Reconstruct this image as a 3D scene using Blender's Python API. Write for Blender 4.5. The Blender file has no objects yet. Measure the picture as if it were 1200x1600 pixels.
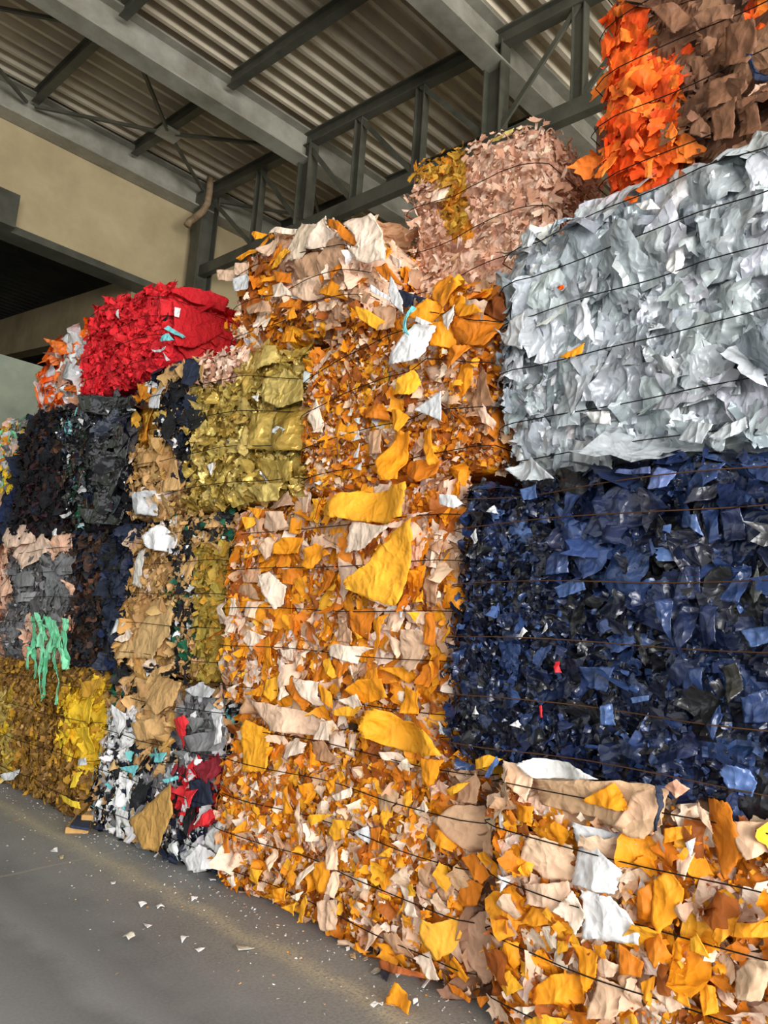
import bpy, math
import numpy as np
from mathutils import Matrix, Vector

# ------------------------------------------------------------------ camera, sky, exposure
SC = bpy.context.scene
COL = SC.collection
F_PX = 1204.0                       # focal length in pixels of the 1200 x 1600 frame
EYE = np.array([0.0, 0.0, 1.6])


def _dir(px, py):
    return np.array([px - 600.0, 800.0 - py, -F_PX])


_y = _dir(-620, 930); _y /= np.linalg.norm(_y)          # along the wall of bales
_x = _dir(1820, 1090); _x -= _x.dot(_y) * _y; _x /= np.linalg.norm(_x)   # into the bales
CAM = np.array([_x, _y, np.cross(_x, _y)])

cam_d = bpy.data.cameras.new('camera')
cam_d.sensor_fit = 'VERTICAL'; cam_d.sensor_height = 24.0
cam_d.lens = F_PX / 1600.0 * 24.0
cam_d.clip_start = 0.05; cam_d.clip_end = 300
cam = bpy.data.objects.new('camera', cam_d); COL.objects.link(cam)
_m = Matrix(CAM.tolist()).to_4x4(); _m.translation = Vector(EYE.tolist())
cam.matrix_world = _m
SC.camera = cam

wd = bpy.data.worlds.new('sky'); SC.world = wd; wd.use_nodes = True
nt = wd.node_tree; nt.nodes.clear()
wo = nt.nodes.new('ShaderNodeOutputWorld'); bg = nt.nodes.new('ShaderNodeBackground')
bg.inputs[0].default_value = (0.97, 0.985, 1.0, 1); bg.inputs[1].default_value = 0.95
# overcast sky above, dull grey yard below the horizon
tcw = nt.nodes.new('ShaderNodeTexCoord'); sxw = nt.nodes.new('ShaderNodeSeparateXYZ'); rw = nt.nodes.new('ShaderNodeValToRGB')
nt.links.new(tcw.outputs['Generated'], sxw.inputs[0]); nt.links.new(sxw.outputs[2], rw.inputs[0])
rw.color_ramp.elements[0].position = 0.0; rw.color_ramp.elements[0].color = (0.30, 0.295, 0.28, 1)
rw.color_ramp.elements[1].position = 0.03; rw.color_ramp.elements[1].color = (0.97, 0.985, 1.0, 1)
nt.links.new(rw.outputs[0], bg.inputs[0]); nt.links.new(bg.outputs[0], wo.inputs[0])

SC.view_settings.view_transform = 'Standard'; SC.view_settings.look = 'None'
SC.view_settings.gamma = 1.0; SC.view_settings.use_curve_mapping = False
SC.view_settings.exposure = 0.45
SC.cycles.max_bounces = 8; SC.cycles.diffuse_bounces = 5; SC.cycles.glossy_bounces = 3
SC.cycles.use_denoising = True
SC.cycles.caustics_reflective = False; SC.cycles.caustics_refractive = False


# rectangular area lamp turned towards a target
def area(name, loc, target, size, sizey, power, color):
    l = bpy.data.lights.new(name, 'AREA'); l.shape = 'RECTANGLE'; l.size = size; l.size_y = sizey
    l.energy = power; l.color = color
    o = bpy.data.objects.new(name, l); COL.objects.link(o); o.location = loc
    o.rotation_euler = (Vector(target) - Vector(loc)).to_track_quat('-Z', 'Y').to_euler()
    return o


area('added_roof_fill', (-1.0, -11.0, 3.0), (3.5, 9.0, 8.2), 16, 4.5, 3600, (1.0, 0.98, 0.95))  # unseen fill lamp added behind the viewer to brighten roof, beams and wall


# ------------------------------------------------------------------ measuring helpers
def ray(px, py):
    v = CAM @ _dir(px, py)
    return v / np.linalg.norm(v)


def at_x(px, py, x):
    r = ray(px, py); return EYE + r * ((x - EYE[0]) / r[0])


def at_y(px, py, y):
    r = ray(px, py); return EYE + r * ((y - EYE[1]) / r[1])


def at_z(px, py, z):
    r = ray(px, py); return EYE + r * ((z - EYE[2]) / r[2])


def proj(P):
    v = (np.asarray(P, float) - EYE) @ CAM
    w = np.minimum(v[..., 2], -1e-3)
    return np.stack([600 - F_PX * v[..., 0] / w, 800 + F_PX * v[..., 1] / w], -1)


def pip(pts, poly):
    """which of the points lie in the outline"""
    x, y = pts[:, 0], pts[:, 1]
    inside = np.zeros(len(pts), bool)
    n = len(poly)
    for i in range(n):
        x1, y1 = poly[i]; x2, y2 = poly[(i + 1) % n]
        if y1 == y2: continue
        c = (y1 > y) != (y2 > y)
        inside ^= c & (x < (x2 - x1) * (y - y1) / (y2 - y1) + x1)
    return inside


def lin(c):
    c = np.asarray(c, float) / 255.0
    return np.where(c <= 0.04045, c / 12.92, ((c + 0.055) / 1.055) ** 2.4)


# ------------------------------------------------------------------ mesh helpers
def link(name, me, parent=None, mat=None):
    o = bpy.data.objects.new(name, me); COL.objects.link(o)
    if parent is not None: o.parent = parent
    if mat is not None and me is not None: me.materials.append(mat)
    return o


def quad_mesh(name, V, Q, vcol=None, fcol=None, smooth=False):
    me = bpy.data.meshes.new(name)
    V = np.asarray(V, np.float32); Q = np.asarray(Q, np.int32)
    me.vertices.add(len(V)); me.vertices.foreach_set('co', V.ravel())
    me.loops.add(Q.size); me.loops.foreach_set('vertex_index', Q.ravel())
    me.polygons.add(len(Q))
    me.polygons.foreach_set('loop_start', np.arange(0, Q.size, Q.shape[1], dtype=np.int32))
    me.polygons.foreach_set('loop_total', np.full(len(Q), Q.shape[1], np.int32))
    me.polygons.foreach_set('use_smooth', np.full(len(Q), smooth))
    me.update(calc_edges=True)
    if vcol is not None:
        a = me.attributes.new('Col', 'FLOAT_COLOR', 'POINT')
        a.data.foreach_set('color', np.c_[vcol, np.ones(len(V))].astype(np.float32).ravel())
    if fcol is not None:
        a = me.attributes.new('Col', 'FLOAT_COLOR', 'FACE')
        a.data.foreach_set('color', np.c_[fcol, np.ones(len(Q))].astype(np.float32).ravel())
    return me


class MB:
    """collects boxes, bars and prisms that end up as ONE mesh"""
    def __init__(s): s.v = []; s.f = []

    def poly(s, verts, faces):
        b = len(s.v); s.v += [tuple(p) for p in verts]; s.f += [tuple(b + i for i in f) for f in faces]

    def box(s, a, b):
        (x0, y0, z0), (x1, y1, z1) = a, b
        s.poly([(x0, y0, z0), (x1, y0, z0), (x1, y1, z0), (x0, y1, z0), (x0, y0, z1), (x1, y0, z1), (x1, y1, z1), (x0, y1, z1)],
               [(0, 3, 2, 1), (4, 5, 6, 7), (0, 1, 5, 4), (1, 2, 6, 5), (2, 3, 7, 6), (3, 0, 4, 7)])

    def bar(s, p, q, w, h, up=(0, 0, 1)):
        p, q, up = np.array(p, float), np.array(q, float), np.array(up, float)
        d = (q - p) / np.linalg.norm(q - p)
        a = np.cross(d, up); a /= np.linalg.norm(a); b = np.cross(a, d)
        V = []
        for e in (p, q):
            for sa, sb in ((-1, -1), (1, -1), (1, 1), (-1, 1)):
                V.append(e + a * sa * w / 2 + b * sb * h / 2)
        s.poly(V, [(3, 2, 1, 0), (4, 5, 6, 7), (0, 1, 5, 4), (1, 2, 6, 5), (2, 3, 7, 6), (3, 0, 4, 7)])

    def ibeam(s, p, q, w, h, tf, tw, up=(0, 0, 1)):
        """I section: web and two flanges; p-q is the section's centre line"""
        p, q, u = np.array(p, float), np.array(q, float), np.array(up, float)
        d = (q - p) / np.linalg.norm(q - p); a = np.cross(d, u); a /= np.linalg.norm(a); u = np.cross(a, d)
        s.bar(p, q, tw, h - 2 * tf + 0.002, u)
        s.bar(p + u * (h - tf) / 2, q + u * (h - tf) / 2, w, tf, u)
        s.bar(p - u * (h - tf) / 2, q - u * (h - tf) / 2, w, tf, u)

    def tube(s, pts, r, n=8, cap=True):
        pts = np.asarray(pts, float); rr = np.broadcast_to(r, (len(pts),))
        T = np.gradient(pts, axis=0); T /= np.linalg.norm(T, axis=1)[:, None]
        up = np.array([0, 0, 1.0]) if abs(T[0][2]) < 0.9 else np.array([1.0, 0, 0])
        V = []
        for p, t, r_ in zip(pts, T, rr):
            a = np.cross(t, up); a /= np.linalg.norm(a); b = np.cross(t, a)
            for k in range(n):
                an = 2 * math.pi * k / n
                V.append(p + r_ * (a * math.cos(an) + b * math.sin(an)))
        Fc = [(i * n + k, i * n + (k + 1) % n, (i + 1) * n + (k + 1) % n, (i + 1) * n + k) for i in range(len(pts) - 1) for k in range(n)]
        if cap:
            Fc += [tuple(range(n - 1, -1, -1)), tuple(range((len(pts) - 1) * n, len(pts) * n))]
        s.poly(V, Fc)

    def build(s, name, mat, parent=None, smooth=False):
        me = bpy.data.meshes.new(name); me.from_pydata(s.v, [], s.f)
        me.update()
        if smooth: me.polygons.foreach_set('use_smooth', [True] * len(me.polygons))
        return link(name, me, parent, mat)


def tag(o, label, cat, group=None, kind=None):
    o['label'] = label; o['category'] = cat
    if group: o['group'] = group
    if kind: o['kind'] = kind
    return o


def empty(name, loc, label, cat, group=None):
    o = bpy.data.objects.new(name, None); o.empty_display_size = 0.2; COL.objects.link(o); o.location = loc
    return tag(o, label, cat, group)


# ------------------------------------------------------------------ materials
def new_mat(name):
    m = bpy.data.materials.new(name); m.use_nodes = True
    return m, m.node_tree, m.node_tree.nodes['Principled BSDF']


def nd(t, kind, **kw):
    n = t.nodes.new(kind)
    for k, v in kw.items():
        if k in n.inputs: n.inputs[k].default_value = v
        else: setattr(n, k, v)
    return n


def mix(t, fac, a, b, mode='MIX'):
    n = t.nodes.new('ShaderNodeMix'); n.data_type = 'RGBA'; n.blend_type = mode
    for sock, v in ((n.inputs[0], fac), (n.inputs[6], a), (n.inputs[7], b)):
        if hasattr(v, 'node'): t.links.new(v, sock)
        elif isinstance(v, (int, float)): sock.default_value = v
        else: sock.default_value = (*v, 1) if len(v) == 3 else v
    return n.outputs[2]


def ramp(t, src, stops):
    n = t.nodes.new('ShaderNodeValToRGB'); e = n.color_ramp.elements
    while len(e) < len(stops): e.new(0.5)
    for k, (p, c) in enumerate(stops):
        e[k].position = p; e[k].color = (c, c, c, 1) if isinstance(c, (int, float)) else (*c, 1)
    t.links.new(src, n.inputs[0]); return n.outputs[0]


def scrap_mat(name, rough, metal=0.0, spec=0.5, bump=0.15, bscale=60.0, var=0.12, crumple=0.5, cscale=11.0, stretch=1.0):
    """a material whose own colour comes with each scrap"""
    m, t, p = new_mat(name)
    at = nd(t, 'ShaderNodeAttribute', attribute_name='Col')
    tc = nd(t, 'ShaderNodeTexCoord')
    n1 = nd(t, 'ShaderNodeTexNoise', Scale=9.0, Detail=4.0); t.links.new(tc.outputs['Object'], n1.inputs['Vector'])
    f = ramp(t, n1.outputs[0], [(0.3, 1 - var), (0.7, 1 + var)])
    t.links.new(mix(t, 1.0, at.outputs['Color'], f, 'MULTIPLY'), p.inputs['Base Color'])
    n2 = nd(t, 'ShaderNodeTexNoise', Scale=bscale, Detail=3.0); t.links.new(tc.outputs['Object'], n2.inputs['Vector'])
    b = nd(t, 'ShaderNodeBump', Strength=bump, Distance=0.01); t.links.new(n2.outputs[0], b.inputs['Height'])
    # creased like crushed paper: facets of two sizes
    wn = nd(t, 'ShaderNodeTexNoise', Scale=7.0, Detail=2.0); t.links.new(tc.outputs['Object'], wn.inputs['Vector'])
    wv = nd(t, 'ShaderNodeVectorMath', operation='MULTIPLY_ADD'); t.links.new(wn.outputs['Color'], wv.inputs[0]); wv.inputs[1].default_value = (0.14, 0.14, 0.14); t.links.new(tc.outputs['Object'], wv.inputs[2])
    sv = nd(t, 'ShaderNodeVectorMath', operation='MULTIPLY'); t.links.new(wv.outputs[0], sv.inputs[0]); sv.inputs[1].default_value = (1, 1, 1 / stretch); wv = sv
    v1 = nd(t, 'ShaderNodeTexVoronoi', Scale=cscale); t.links.new(wv.outputs[0], v1.inputs['Vector'])
    v2 = nd(t, 'ShaderNodeTexVoronoi', Scale=cscale * 2.7); t.links.new(wv.outputs[0], v2.inputs['Vector'])
    b1 = nd(t, 'ShaderNodeBump', Strength=crumple, Distance=0.45 / cscale); t.links.new(v1.outputs['Distance'], b1.inputs['Height'])
    b2 = nd(t, 'ShaderNodeBump', Strength=crumple * 0.8, Distance=0.45 / cscale / 2.7); t.links.new(v2.outputs['Distance'], b2.inputs['Height'])
    t.links.new(b1.outputs[0], b2.inputs['Normal']); t.links.new(b2.outputs[0], b.inputs['Normal'])
    t.links.new(b.outputs[0], p.inputs['Normal'])
    p.inputs['Roughness'].default_value = rough; p.inputs['Metallic'].default_value = metal
    p.inputs['Specular IOR Level'].default_value = spec
    return m


M = {
    'leather': scrap_mat('scrap_leathercloth', 0.62, spec=0.35, bump=0.15, crumple=0.45, cscale=9),
    'satin': scrap_mat('scrap_navy_satin', 0.32, spec=0.6, bump=0.15, bscale=40, crumple=0.5, cscale=9),
    'silver': scrap_mat('scrap_silver_film', 0.4, metal=0.2, spec=0.5, bump=0.2, bscale=40, var=0.05, crumple=0.75, cscale=9, stretch=3.0),
    'gold': scrap_mat('scrap_gold_film', 0.36, metal=0.4, spec=0.5, bump=0.1, bscale=24, var=0.08, crumple=0.55, cscale=6),
    'film': scrap_mat('scrap_glossy_film', 0.17, spec=0.9, bump=0.05, bscale=36, crumple=0.55, cscale=5),
    'felt': scrap_mat('scrap_textile', 0.75, spec=0.25, bump=0.3, bscale=80, crumple=0.6, cscale=14),
}


def plain(name, c, rough=0.6, metal=0.0, spots=None, scale=3.0, bump=0.0, spec=0.4):
    m, t, p = new_mat(name)
    p.inputs['Roughness'].default_value = rough; p.inputs['Metallic'].default_value = metal
    p.inputs['Specular IOR Level'].default_value = spec
    tc = nd(t, 'ShaderNodeTexCoord')
    if spots is not None:
        n1 = nd(t, 'ShaderNodeTexNoise', Scale=scale, Detail=7.0, Roughness=0.65); t.links.new(tc.outputs['Object'], n1.inputs['Vector'])
        f = ramp(t, n1.outputs[0], [(0.38, 0.0), (0.68, 1.0)])
        t.links.new(mix(t, f, tuple(lin(c)), tuple(lin(spots))), p.inputs['Base Color'])
        if bump:
            b = nd(t, 'ShaderNodeBump', Strength=bump, Distance=0.02); t.links.new(n1.outputs[0], b.inputs['Height'])
            t.links.new(b.outputs[0], p.inputs['Normal'])
    else:
        p.inputs['Base Color'].default_value = (*lin(c), 1)
    return m


M['steel'] = plain('painted_grey_steel', (150, 148, 136), 0.5, 0.0, (112, 109, 96), 1.6)
M['steel_dark'] = plain('dark_painted_steel', (82, 82, 71), 0.5, 0.0, (58, 58, 49), 2.2)
M['asbestos'] = plain('grey_brown_roof_sheet', (212, 202, 180), 0.85, 0, (178, 165, 142), 0.9, spec=0.2)
M['plaster'] = plain('ochre_plaster', (180, 165, 130), 0.9, 0, (156, 141, 108), 0.8, 0.1, spec=0.2)
M['greenwall'] = plain('pale_green_plaster', (158, 166, 148), 0.9, 0, (136, 146, 130), 2.0, spec=0.2)
M['beamwall'] = plain('tan_concrete', (150, 134, 102), 0.9, 0, (126, 112, 84), 1.2, spec=0.2)
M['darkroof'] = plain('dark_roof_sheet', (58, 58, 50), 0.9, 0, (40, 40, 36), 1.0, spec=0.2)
M['wire'] = plain('dark_baling_wire', (34, 30, 28), 0.45, 0.6)
M['rust'] = plain('rusty_baling_wire', (92, 62, 40), 0.6, 0.5)
M['clay'] = plain('stained_drain_pipe', (150, 128, 100), 0.7, 0, (104, 84, 62), 6.0)


def floor_mat():
    m, t, p = new_mat('dusty_concrete')
    p.inputs['Roughness'].default_value = 0.72; p.inputs['Specular IOR Level'].default_value = 0.35
    tc = nd(t, 'ShaderNodeTexCoord'); O = tc.outputs['Object']
    n1 = nd(t, 'ShaderNodeTexNoise', Scale=0.9, Detail=9.0, Roughness=0.65); t.links.new(O, n1.inputs['Vector'])
    n2 = nd(t, 'ShaderNodeTexNoise', Scale=60.0, Detail=4.0, Roughness=0.7); t.links.new(O, n2.inputs['Vector'])
    n3 = nd(t, 'ShaderNodeTexNoise', Scale=2.6, Detail=10.0, Roughness=0.75); t.links.new(O, n3.inputs['Vector'])
    base = mix(t, ramp(t, n1.outputs[0], [(0.3, 0.0), (0.7, 1.0)]), tuple(lin((116, 119, 123))), tuple(lin((143, 146, 149))))
    base = mix(t, ramp(t, n2.outputs[0], [(0.42, 0.0), (0.75, 0.45)]), base, tuple(lin((164, 165, 162))))
    # swept dust lies in a band that runs along the bales
    sx = nd(t, 'ShaderNodeSeparateXYZ'); t.links.new(O, sx.inputs[0])
    w = nd(t, 'ShaderNodeMath', operation='MULTIPLY_ADD'); t.links.new(n3.outputs[0], w.inputs[0]); w.inputs[1].default_value = 0.35
    t.links.new(sx.outputs[0], w.inputs[2])
    band = ramp(t, nd_map(t, w.outputs[0], 2.42, 3.56), [(0.0, 0.0), (0.36, 0.25), (0.47, 1.0), (0.56, 0.3), (0.95, 0.0)])
    speck = ramp(t, n2.outputs[0], [(0.34, 0.0), (0.54, 1.0)])
    mul = nd(t, 'ShaderNodeMath', operation='MULTIPLY'); t.links.new(band, mul.inputs[0]); t.links.new(speck, mul.inputs[1])
    base = mix(t, mul.outputs[0], base, tuple(lin((190, 182, 158))))
    # dark tyre wear
    wave = nd(t, 'ShaderNodeMath', operation='MULTIPLY_ADD'); t.links.new(n1.outputs[0], wave.inputs[0]); wave.inputs[1].default_value = 0.5
    t.links.new(sx.outputs[0], wave.inputs[2])
    ty = ramp(t, nd_map(t, wave.outputs[0], 1.7, 2.6), [(0.0, 0.0), (0.35, 0.35), (0.5, 0.0), (0.68, 0.3), (1.0, 0.0)])
    base = mix(t, ty, base, tuple(lin((82, 82, 82))))
    # one pale joint line across the floor
    jl = nd(t, 'ShaderNodeMath', operation='MULTIPLY_ADD'); t.links.new(sx.outputs[0], jl.inputs[0]); jl.inputs[1].default_value = -0.19; t.links.new(sx.outputs[1], jl.inputs[2])
    jn = nd(t, 'ShaderNodeMath', operation='MULTIPLY_ADD'); t.links.new(n3.outputs[0], jn.inputs[0]); jn.inputs[1].default_value = 0.05; t.links.new(jl.outputs[0], jn.inputs[2])
    jr = ramp(t, nd_map(t, jn.outputs[0], 4.955, 5.005), [(0.0, 0.0), (0.5, 0.55), (1.0, 0.0)])
    base = mix(t, jr, base, tuple(lin((176, 170, 156))))
    t.links.new(base, p.inputs['Base Color'])
    b = nd(t, 'ShaderNodeBump', Strength=0.05, Distance=0.01); t.links.new(n2.outputs[0], b.inputs['Height']); t.links.new(b.outputs[0], p.inputs['Normal'])
    return m


def nd_map(t, src, a, b):
    n = nd(t, 'ShaderNodeMapRange'); t.links.new(src, n.inputs[0]); n.inputs[1].default_value = a; n.inputs[2].default_value = b
    return n.outputs[0]


M['floor'] = floor_mat()

# ------------------------------------------------------------------ the hall
b = MB(); b.box((-12, -12, -0.2), (16, 24, 0.0)); o = b.build('floor', M['floor']); o['kind'] = 'structure'

ROOF_S, ROOF_Z = 0.0896, 8.63


def roof_z(y): return ROOF_Z + ROOF_S * y


# corrugated sheets: the waves run along X, so the section is drawn along Y
PITCH = 0.275
prof = []
yy = -7.0
while yy < 12.6:
    for f_, h in ((0.0, 0.0), (0.07, 0.16), (0.70, 0.16), (0.77, 0.0)):
        prof.append((yy + f_ * PITCH, h))
    yy += PITCH
V = []
for x in (-7.0, 14.0):
    V += [(x, y, roof_z(y) + h + 0.06) for y, h in prof]
for x in (-7.0, 14.0):
    V += [(x, y, roof_z(y) + h + 0.075) for y, h in prof]
n = len(prof)
Q = [(i, i + 1, n + i + 1, n + i) for i in range(n - 1)] + [(2 * n + i, 3 * n + i, 3 * n + i + 1, 2 * n + i + 1) for i in range(n - 1)]
me = quad_mesh('ceiling', V, Q); o = link('ceiling', me, None, M['asbestos']); o['kind'] = 'structure'

# upper back wall (over the opening to the next bay), split round nothing: one plastered band
b = MB(); b.box((-7, 12.03, 7.55), (13.7, 12.25, 9.66)); o = b.build('wall_back', M['plaster']); o['kind'] = 'structure'
# lower green wall of the next bay, far side concrete beam and the dark lower roof
b = MB(); b.box((-7, 13.4, 0), (9, 13.6, 6.0)); o = b.build('wall_rear', M['greenwall']); o['kind'] = 'structure'
p0, p1 = at_x(0, 500, 5.6), at_x(187, 440, 5.6)
sl = (p0[2] - p1[2]) / (p0[1] - p1[1])
b = MB()
b.poly([(5.6 + dx, y, p1[2] + sl * (y - p1[1]) + dz) for y in (12.3, 24) for dx, dz in ((0, -0.95), (0.3, -0.95), (0.3, 0), (0, 0))],
       [(0, 1, 2, 3), (7, 6, 5, 4), (0, 4, 5, 1), (1, 5, 6, 2), (2, 6, 7, 3), (3, 7, 4, 0)])
o = b.build('trim_1', M['beamwall']); o['kind'] = 'structure'
V = []
prof2 = []
for k in range(44):
    prof2 += [(12.3 + k * 0.27, 0.0), (12.3 + k * 0.27 + 0.10, 0.05), (12.3 + k * 0.27 + 0.16, 0.05)]
for x in (-7.0, 14.0):
    V += [(x, y, 8.15 + 0.1 * (y - 12.3) + h) for y, h in prof2]
for x in (-7.0, 14.0):
    V += [(x, y, 8.18 + 0.1 * (y - 12.3) + h) for y, h in prof2]
n = len(prof2)
Q = [(i, i + 1, n + i + 1, n + i) for i in range(n - 1)] + [(2 * n + i, 3 * n + i, 3 * n + i + 1, 2 * n + i + 1) for i in range(n - 1)]
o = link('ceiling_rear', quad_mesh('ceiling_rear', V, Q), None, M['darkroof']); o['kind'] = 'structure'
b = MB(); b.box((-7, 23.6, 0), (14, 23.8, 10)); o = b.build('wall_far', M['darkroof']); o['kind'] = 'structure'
b = MB(); b.box((13.8, -7, 0), (14, 23.6, 10.2)); o = b.build('wall_side', M['plaster']); o['kind'] = 'structure'
# dark lintel over the opening
b = MB(); b.box((-7, 11.9, 7.42), (6.4, 12.28, 7.54)); o = b.build('trim_2', M['steel_dark']); o['kind'] = 'structure'
b = MB(); b.box((-7, 11.7, 7.42), (3.42, 11.9, 7.95)); o = b.build('trim_3', M['steel_dark']); o['kind'] = 'structure'

# ---- steelwork
XT = 6.58
beams = [(11.86, 'grey steel I-beam along the top of the ochre wall'),
         (8.92, 'long grey steel I-beam across the middle of the roof'),
         (5.2, 'short-looking grey roof I-beam nearest the top edge of the view')]
for y, lab in beams:
    zt = roof_z(y) + 0.03
    mb = MB(); mb.ibeam((-7, y, zt - 0.26), (13.8, y, zt - 0.26), 0.30, 0.50, 0.025, 0.014)
    o = mb.build('roof_beam', M['steel']); tag(o, lab, 'beam', 'roof beams', 'thing')


def purlin(x, y0, y1, lab):
    mb = MB()
    c = lambda y: (x, y, roof_z(y) - 0.06)
    mb.ibeam(c(y0), c(y1), 0.12, 0.2, 0.014, 0.01)
    o = mb.build('purlin', M['steel_dark']); tag(o, lab, 'purlin', 'purlins under the roof sheets', 'thing')


purlin(3.42, 9.08, 11.7, 'dark steel purlin nearest the left edge, between wall beam and middle beam')
purlin(5.07, 9.08, 11.7, 'dark steel purlin carrying the cross-brace plate near the ochre wall')
purlin(5.05, 5.36, 8.76, 'dark steel purlin crossing the bright roof sheets above the paper bales')
purlin(3.42, 5.36, 8.76, 'stub of dark purlin at the top edge on the middle beam')
purlin(8.2, 9.08, 11.7, 'dark purlin beyond the truss next to the ochre wall')
purlin(8.2, 5.36, 8.76, 'dark purlin seen through the open truss in mid roof')

# truss
tr = empty('roof_truss', (XT, 8.0, 7.8), 'dark steel lattice truss with posts and diagonal braces below the roof', 'truss'); tr['kind'] = 'thing'


def tloc(p): return (p[0] - XT, p[1] - 8.0, p[2] - 7.8)


def tz(y): return roof_z(y) - 0.10           # top chord centre
def bz(y): return 7.235 + 0.066 * y          # bottom chord centre


mb = MB(); mb.ibeam(tloc((XT, 1.0, tz(1))), tloc((XT, 11.7, tz(11.7))), 0.14, 0.22, 0.02, 0.012); mb.build('top_chord', M['steel_dark'], tr)
mb = MB(); mb.bar(tloc((XT, 1.0, bz(1))), tloc((XT, 11.7, bz(11.7))), 0.12, 0.2); mb.build('bottom_chord', M['steel_dark'], tr)
posts = [10.1, 8.84, 7.65, 6.44, 5.2, 4.05, 2.85]
for y in posts:
    w = 0.26 if y in (8.84, 5.2) else 0.16
    mb = MB(); mb.ibeam(tloc((XT, y, bz(y) + 0.08)), tloc((XT, y, tz(y) - 0.08)), w * 0.7, w, 0.014, 0.01, up=(0, 1, 0)); mb.build('post', M['steel_dark'], tr)
yy = [11.7] + posts
for a, c in zip(yy[:-1], yy[1:]):
    if c < 4.3: a, c = c, a
    mb = MB(); mb.bar(tloc((XT - 0.03, a, tz(a) - 0.1)), tloc((XT - 0.03, c + (0.06 if c < a else -0.06), bz(c) + 0.1)), 0.03, 0.07); mb.build('diagonal_brace', M['steel_dark'], tr)

# column with rain pipe at the truss end
mb = MB(); mb.ibeam((6.55, 11.72, 0), (6.55, 11.72, 9.5), 0.3, 0.34, 0.02, 0.014, up=(1, 0, 0))
o = mb.build('steel_column', M['steel_dark']); tag(o, 'dark steel column standing at the truss end beside the ochre wall', 'column', kind='thing')
pp = [at_y(*q, 11.5) for q in ((329, 278), (327, 300), (324, 318), (316, 331), (304, 341), (296, 346), (292, 352))]
mb = MB(); mb.tube(pp, 0.062, 12); o = mb.build('drain_pipe', M['clay'], smooth=True)
tag(o, 'stained beige rain pipe with elbows bent around the steel column', 'pipe', kind='thing')

# wind bracing: rods that meet in a plate on the purlin
node = np.array([5.07, 10.52, roof_z(10.52) - 0.2])
cb = empty('cross_brace', node.tolist(), 'crossed steel tie rods meeting at a square plate under the roof', 'brace'); cb['kind'] = 'thing'
mb = MB(); mb.box((-0.17, -0.15, -0.03), (0.17, 0.15, 0.02)); mb.build('gusset_plate', M['steel'], cb)
for e in ((3.42, 11.7), (6.5, 11.7), (3.75, 9.1), (6.4, 9.1)):
    q = np.array([e[0], e[1], roof_z(e[1]) - 0.22]) - node
    mb = MB(); mb.bar(q * 0.04, q, 0.045, 0.045); mb.build('tie_rod', M['steel_dark'], cb)
node2 = np.array([1.7, 10.4, roof_z(10.4) - 0.2])
cb = empty('cross_brace', node2.tolist(), 'steel tie rods entering at the left edge below the roof', 'brace'); cb['kind'] = 'thing'
for e in ((3.3, 11.7), (3.3, 9.1)):
    q = np.array([e[0], e[1], roof_z(e[1]) - 0.22]) - node2
    mb = MB(); mb.bar(q * 0.04, q, 0.045, 0.045); mb.build('tie_rod', M['steel_dark'], cb)
node3 = np.array([8.2, 10.5, roof_z(10.5) - 0.2])
cb = empty('cross_brace', node3.tolist(), 'thin tie rods seen through the truss panel beside the wall', 'brace'); cb['kind'] = 'thing'
for e in ((6.7, 11.7), (9.7, 11.7), (6.7, 9.1), (9.7, 9.1)):
    q = np.array([e[0], e[1], roof_z(e[1]) - 0.22]) - node3
    mb = MB(); mb.bar(q * 0.04, q, 0.045, 0.045); mb.build('tie_rod', M['steel_dark'], cb)

# ------------------------------------------------------------------ colours of the scraps
C = dict(
    org=(236, 152, 26), yel=(248, 176, 42), dor=(206, 118, 20), brn=(158, 84, 24), pnk=(232, 196, 166), lbg=(243, 220, 198), dbg=(196, 154, 120),
    wht=(238, 238, 238), lgy=(206, 208, 210), slv=(178, 186, 191), sl2=(204, 211, 215), sl3=(150, 159, 166), navy=(29, 41, 74), nv2=(43, 63, 106), nv3=(17, 23, 42), nv4=(76, 102, 152),
    blk=(26, 27, 31), bk2=(31, 31, 36), pur=(56, 32, 42), chb=(64, 44, 34), dbl=(34, 42, 62), red=(234, 48, 56), rd2=(212, 32, 44), wine=(134, 28, 42),
    oj=(246, 98, 20), oj2=(224, 74, 12), oj3=(250, 126, 40), bro=(120, 82, 58), br2=(98, 64, 44), br3=(144, 104, 78), gld=(206, 174, 86), gl2=(224, 196, 112), gl3=(174, 142, 60),
    mus=(188, 140, 42), mu2=(206, 160, 60), olv=(170, 146, 60), tan=(206, 164, 108), tn2=(188, 146, 92), kra=(196, 152, 84), gry=(122, 122, 124), gr2=(94, 92, 94), mnt=(140, 226, 178), mn2=(112, 204, 156),
    teal=(122, 204, 208), grn=(26, 90, 64), ylw=(232, 190, 44), yl2=(250, 214, 60), gbr=(150, 112, 50), gb2=(124, 88, 40), shp=(228, 182, 154), sh2=(241, 208, 184), sh3=(206, 154, 124), cho=(206, 130, 30),
)
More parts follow.
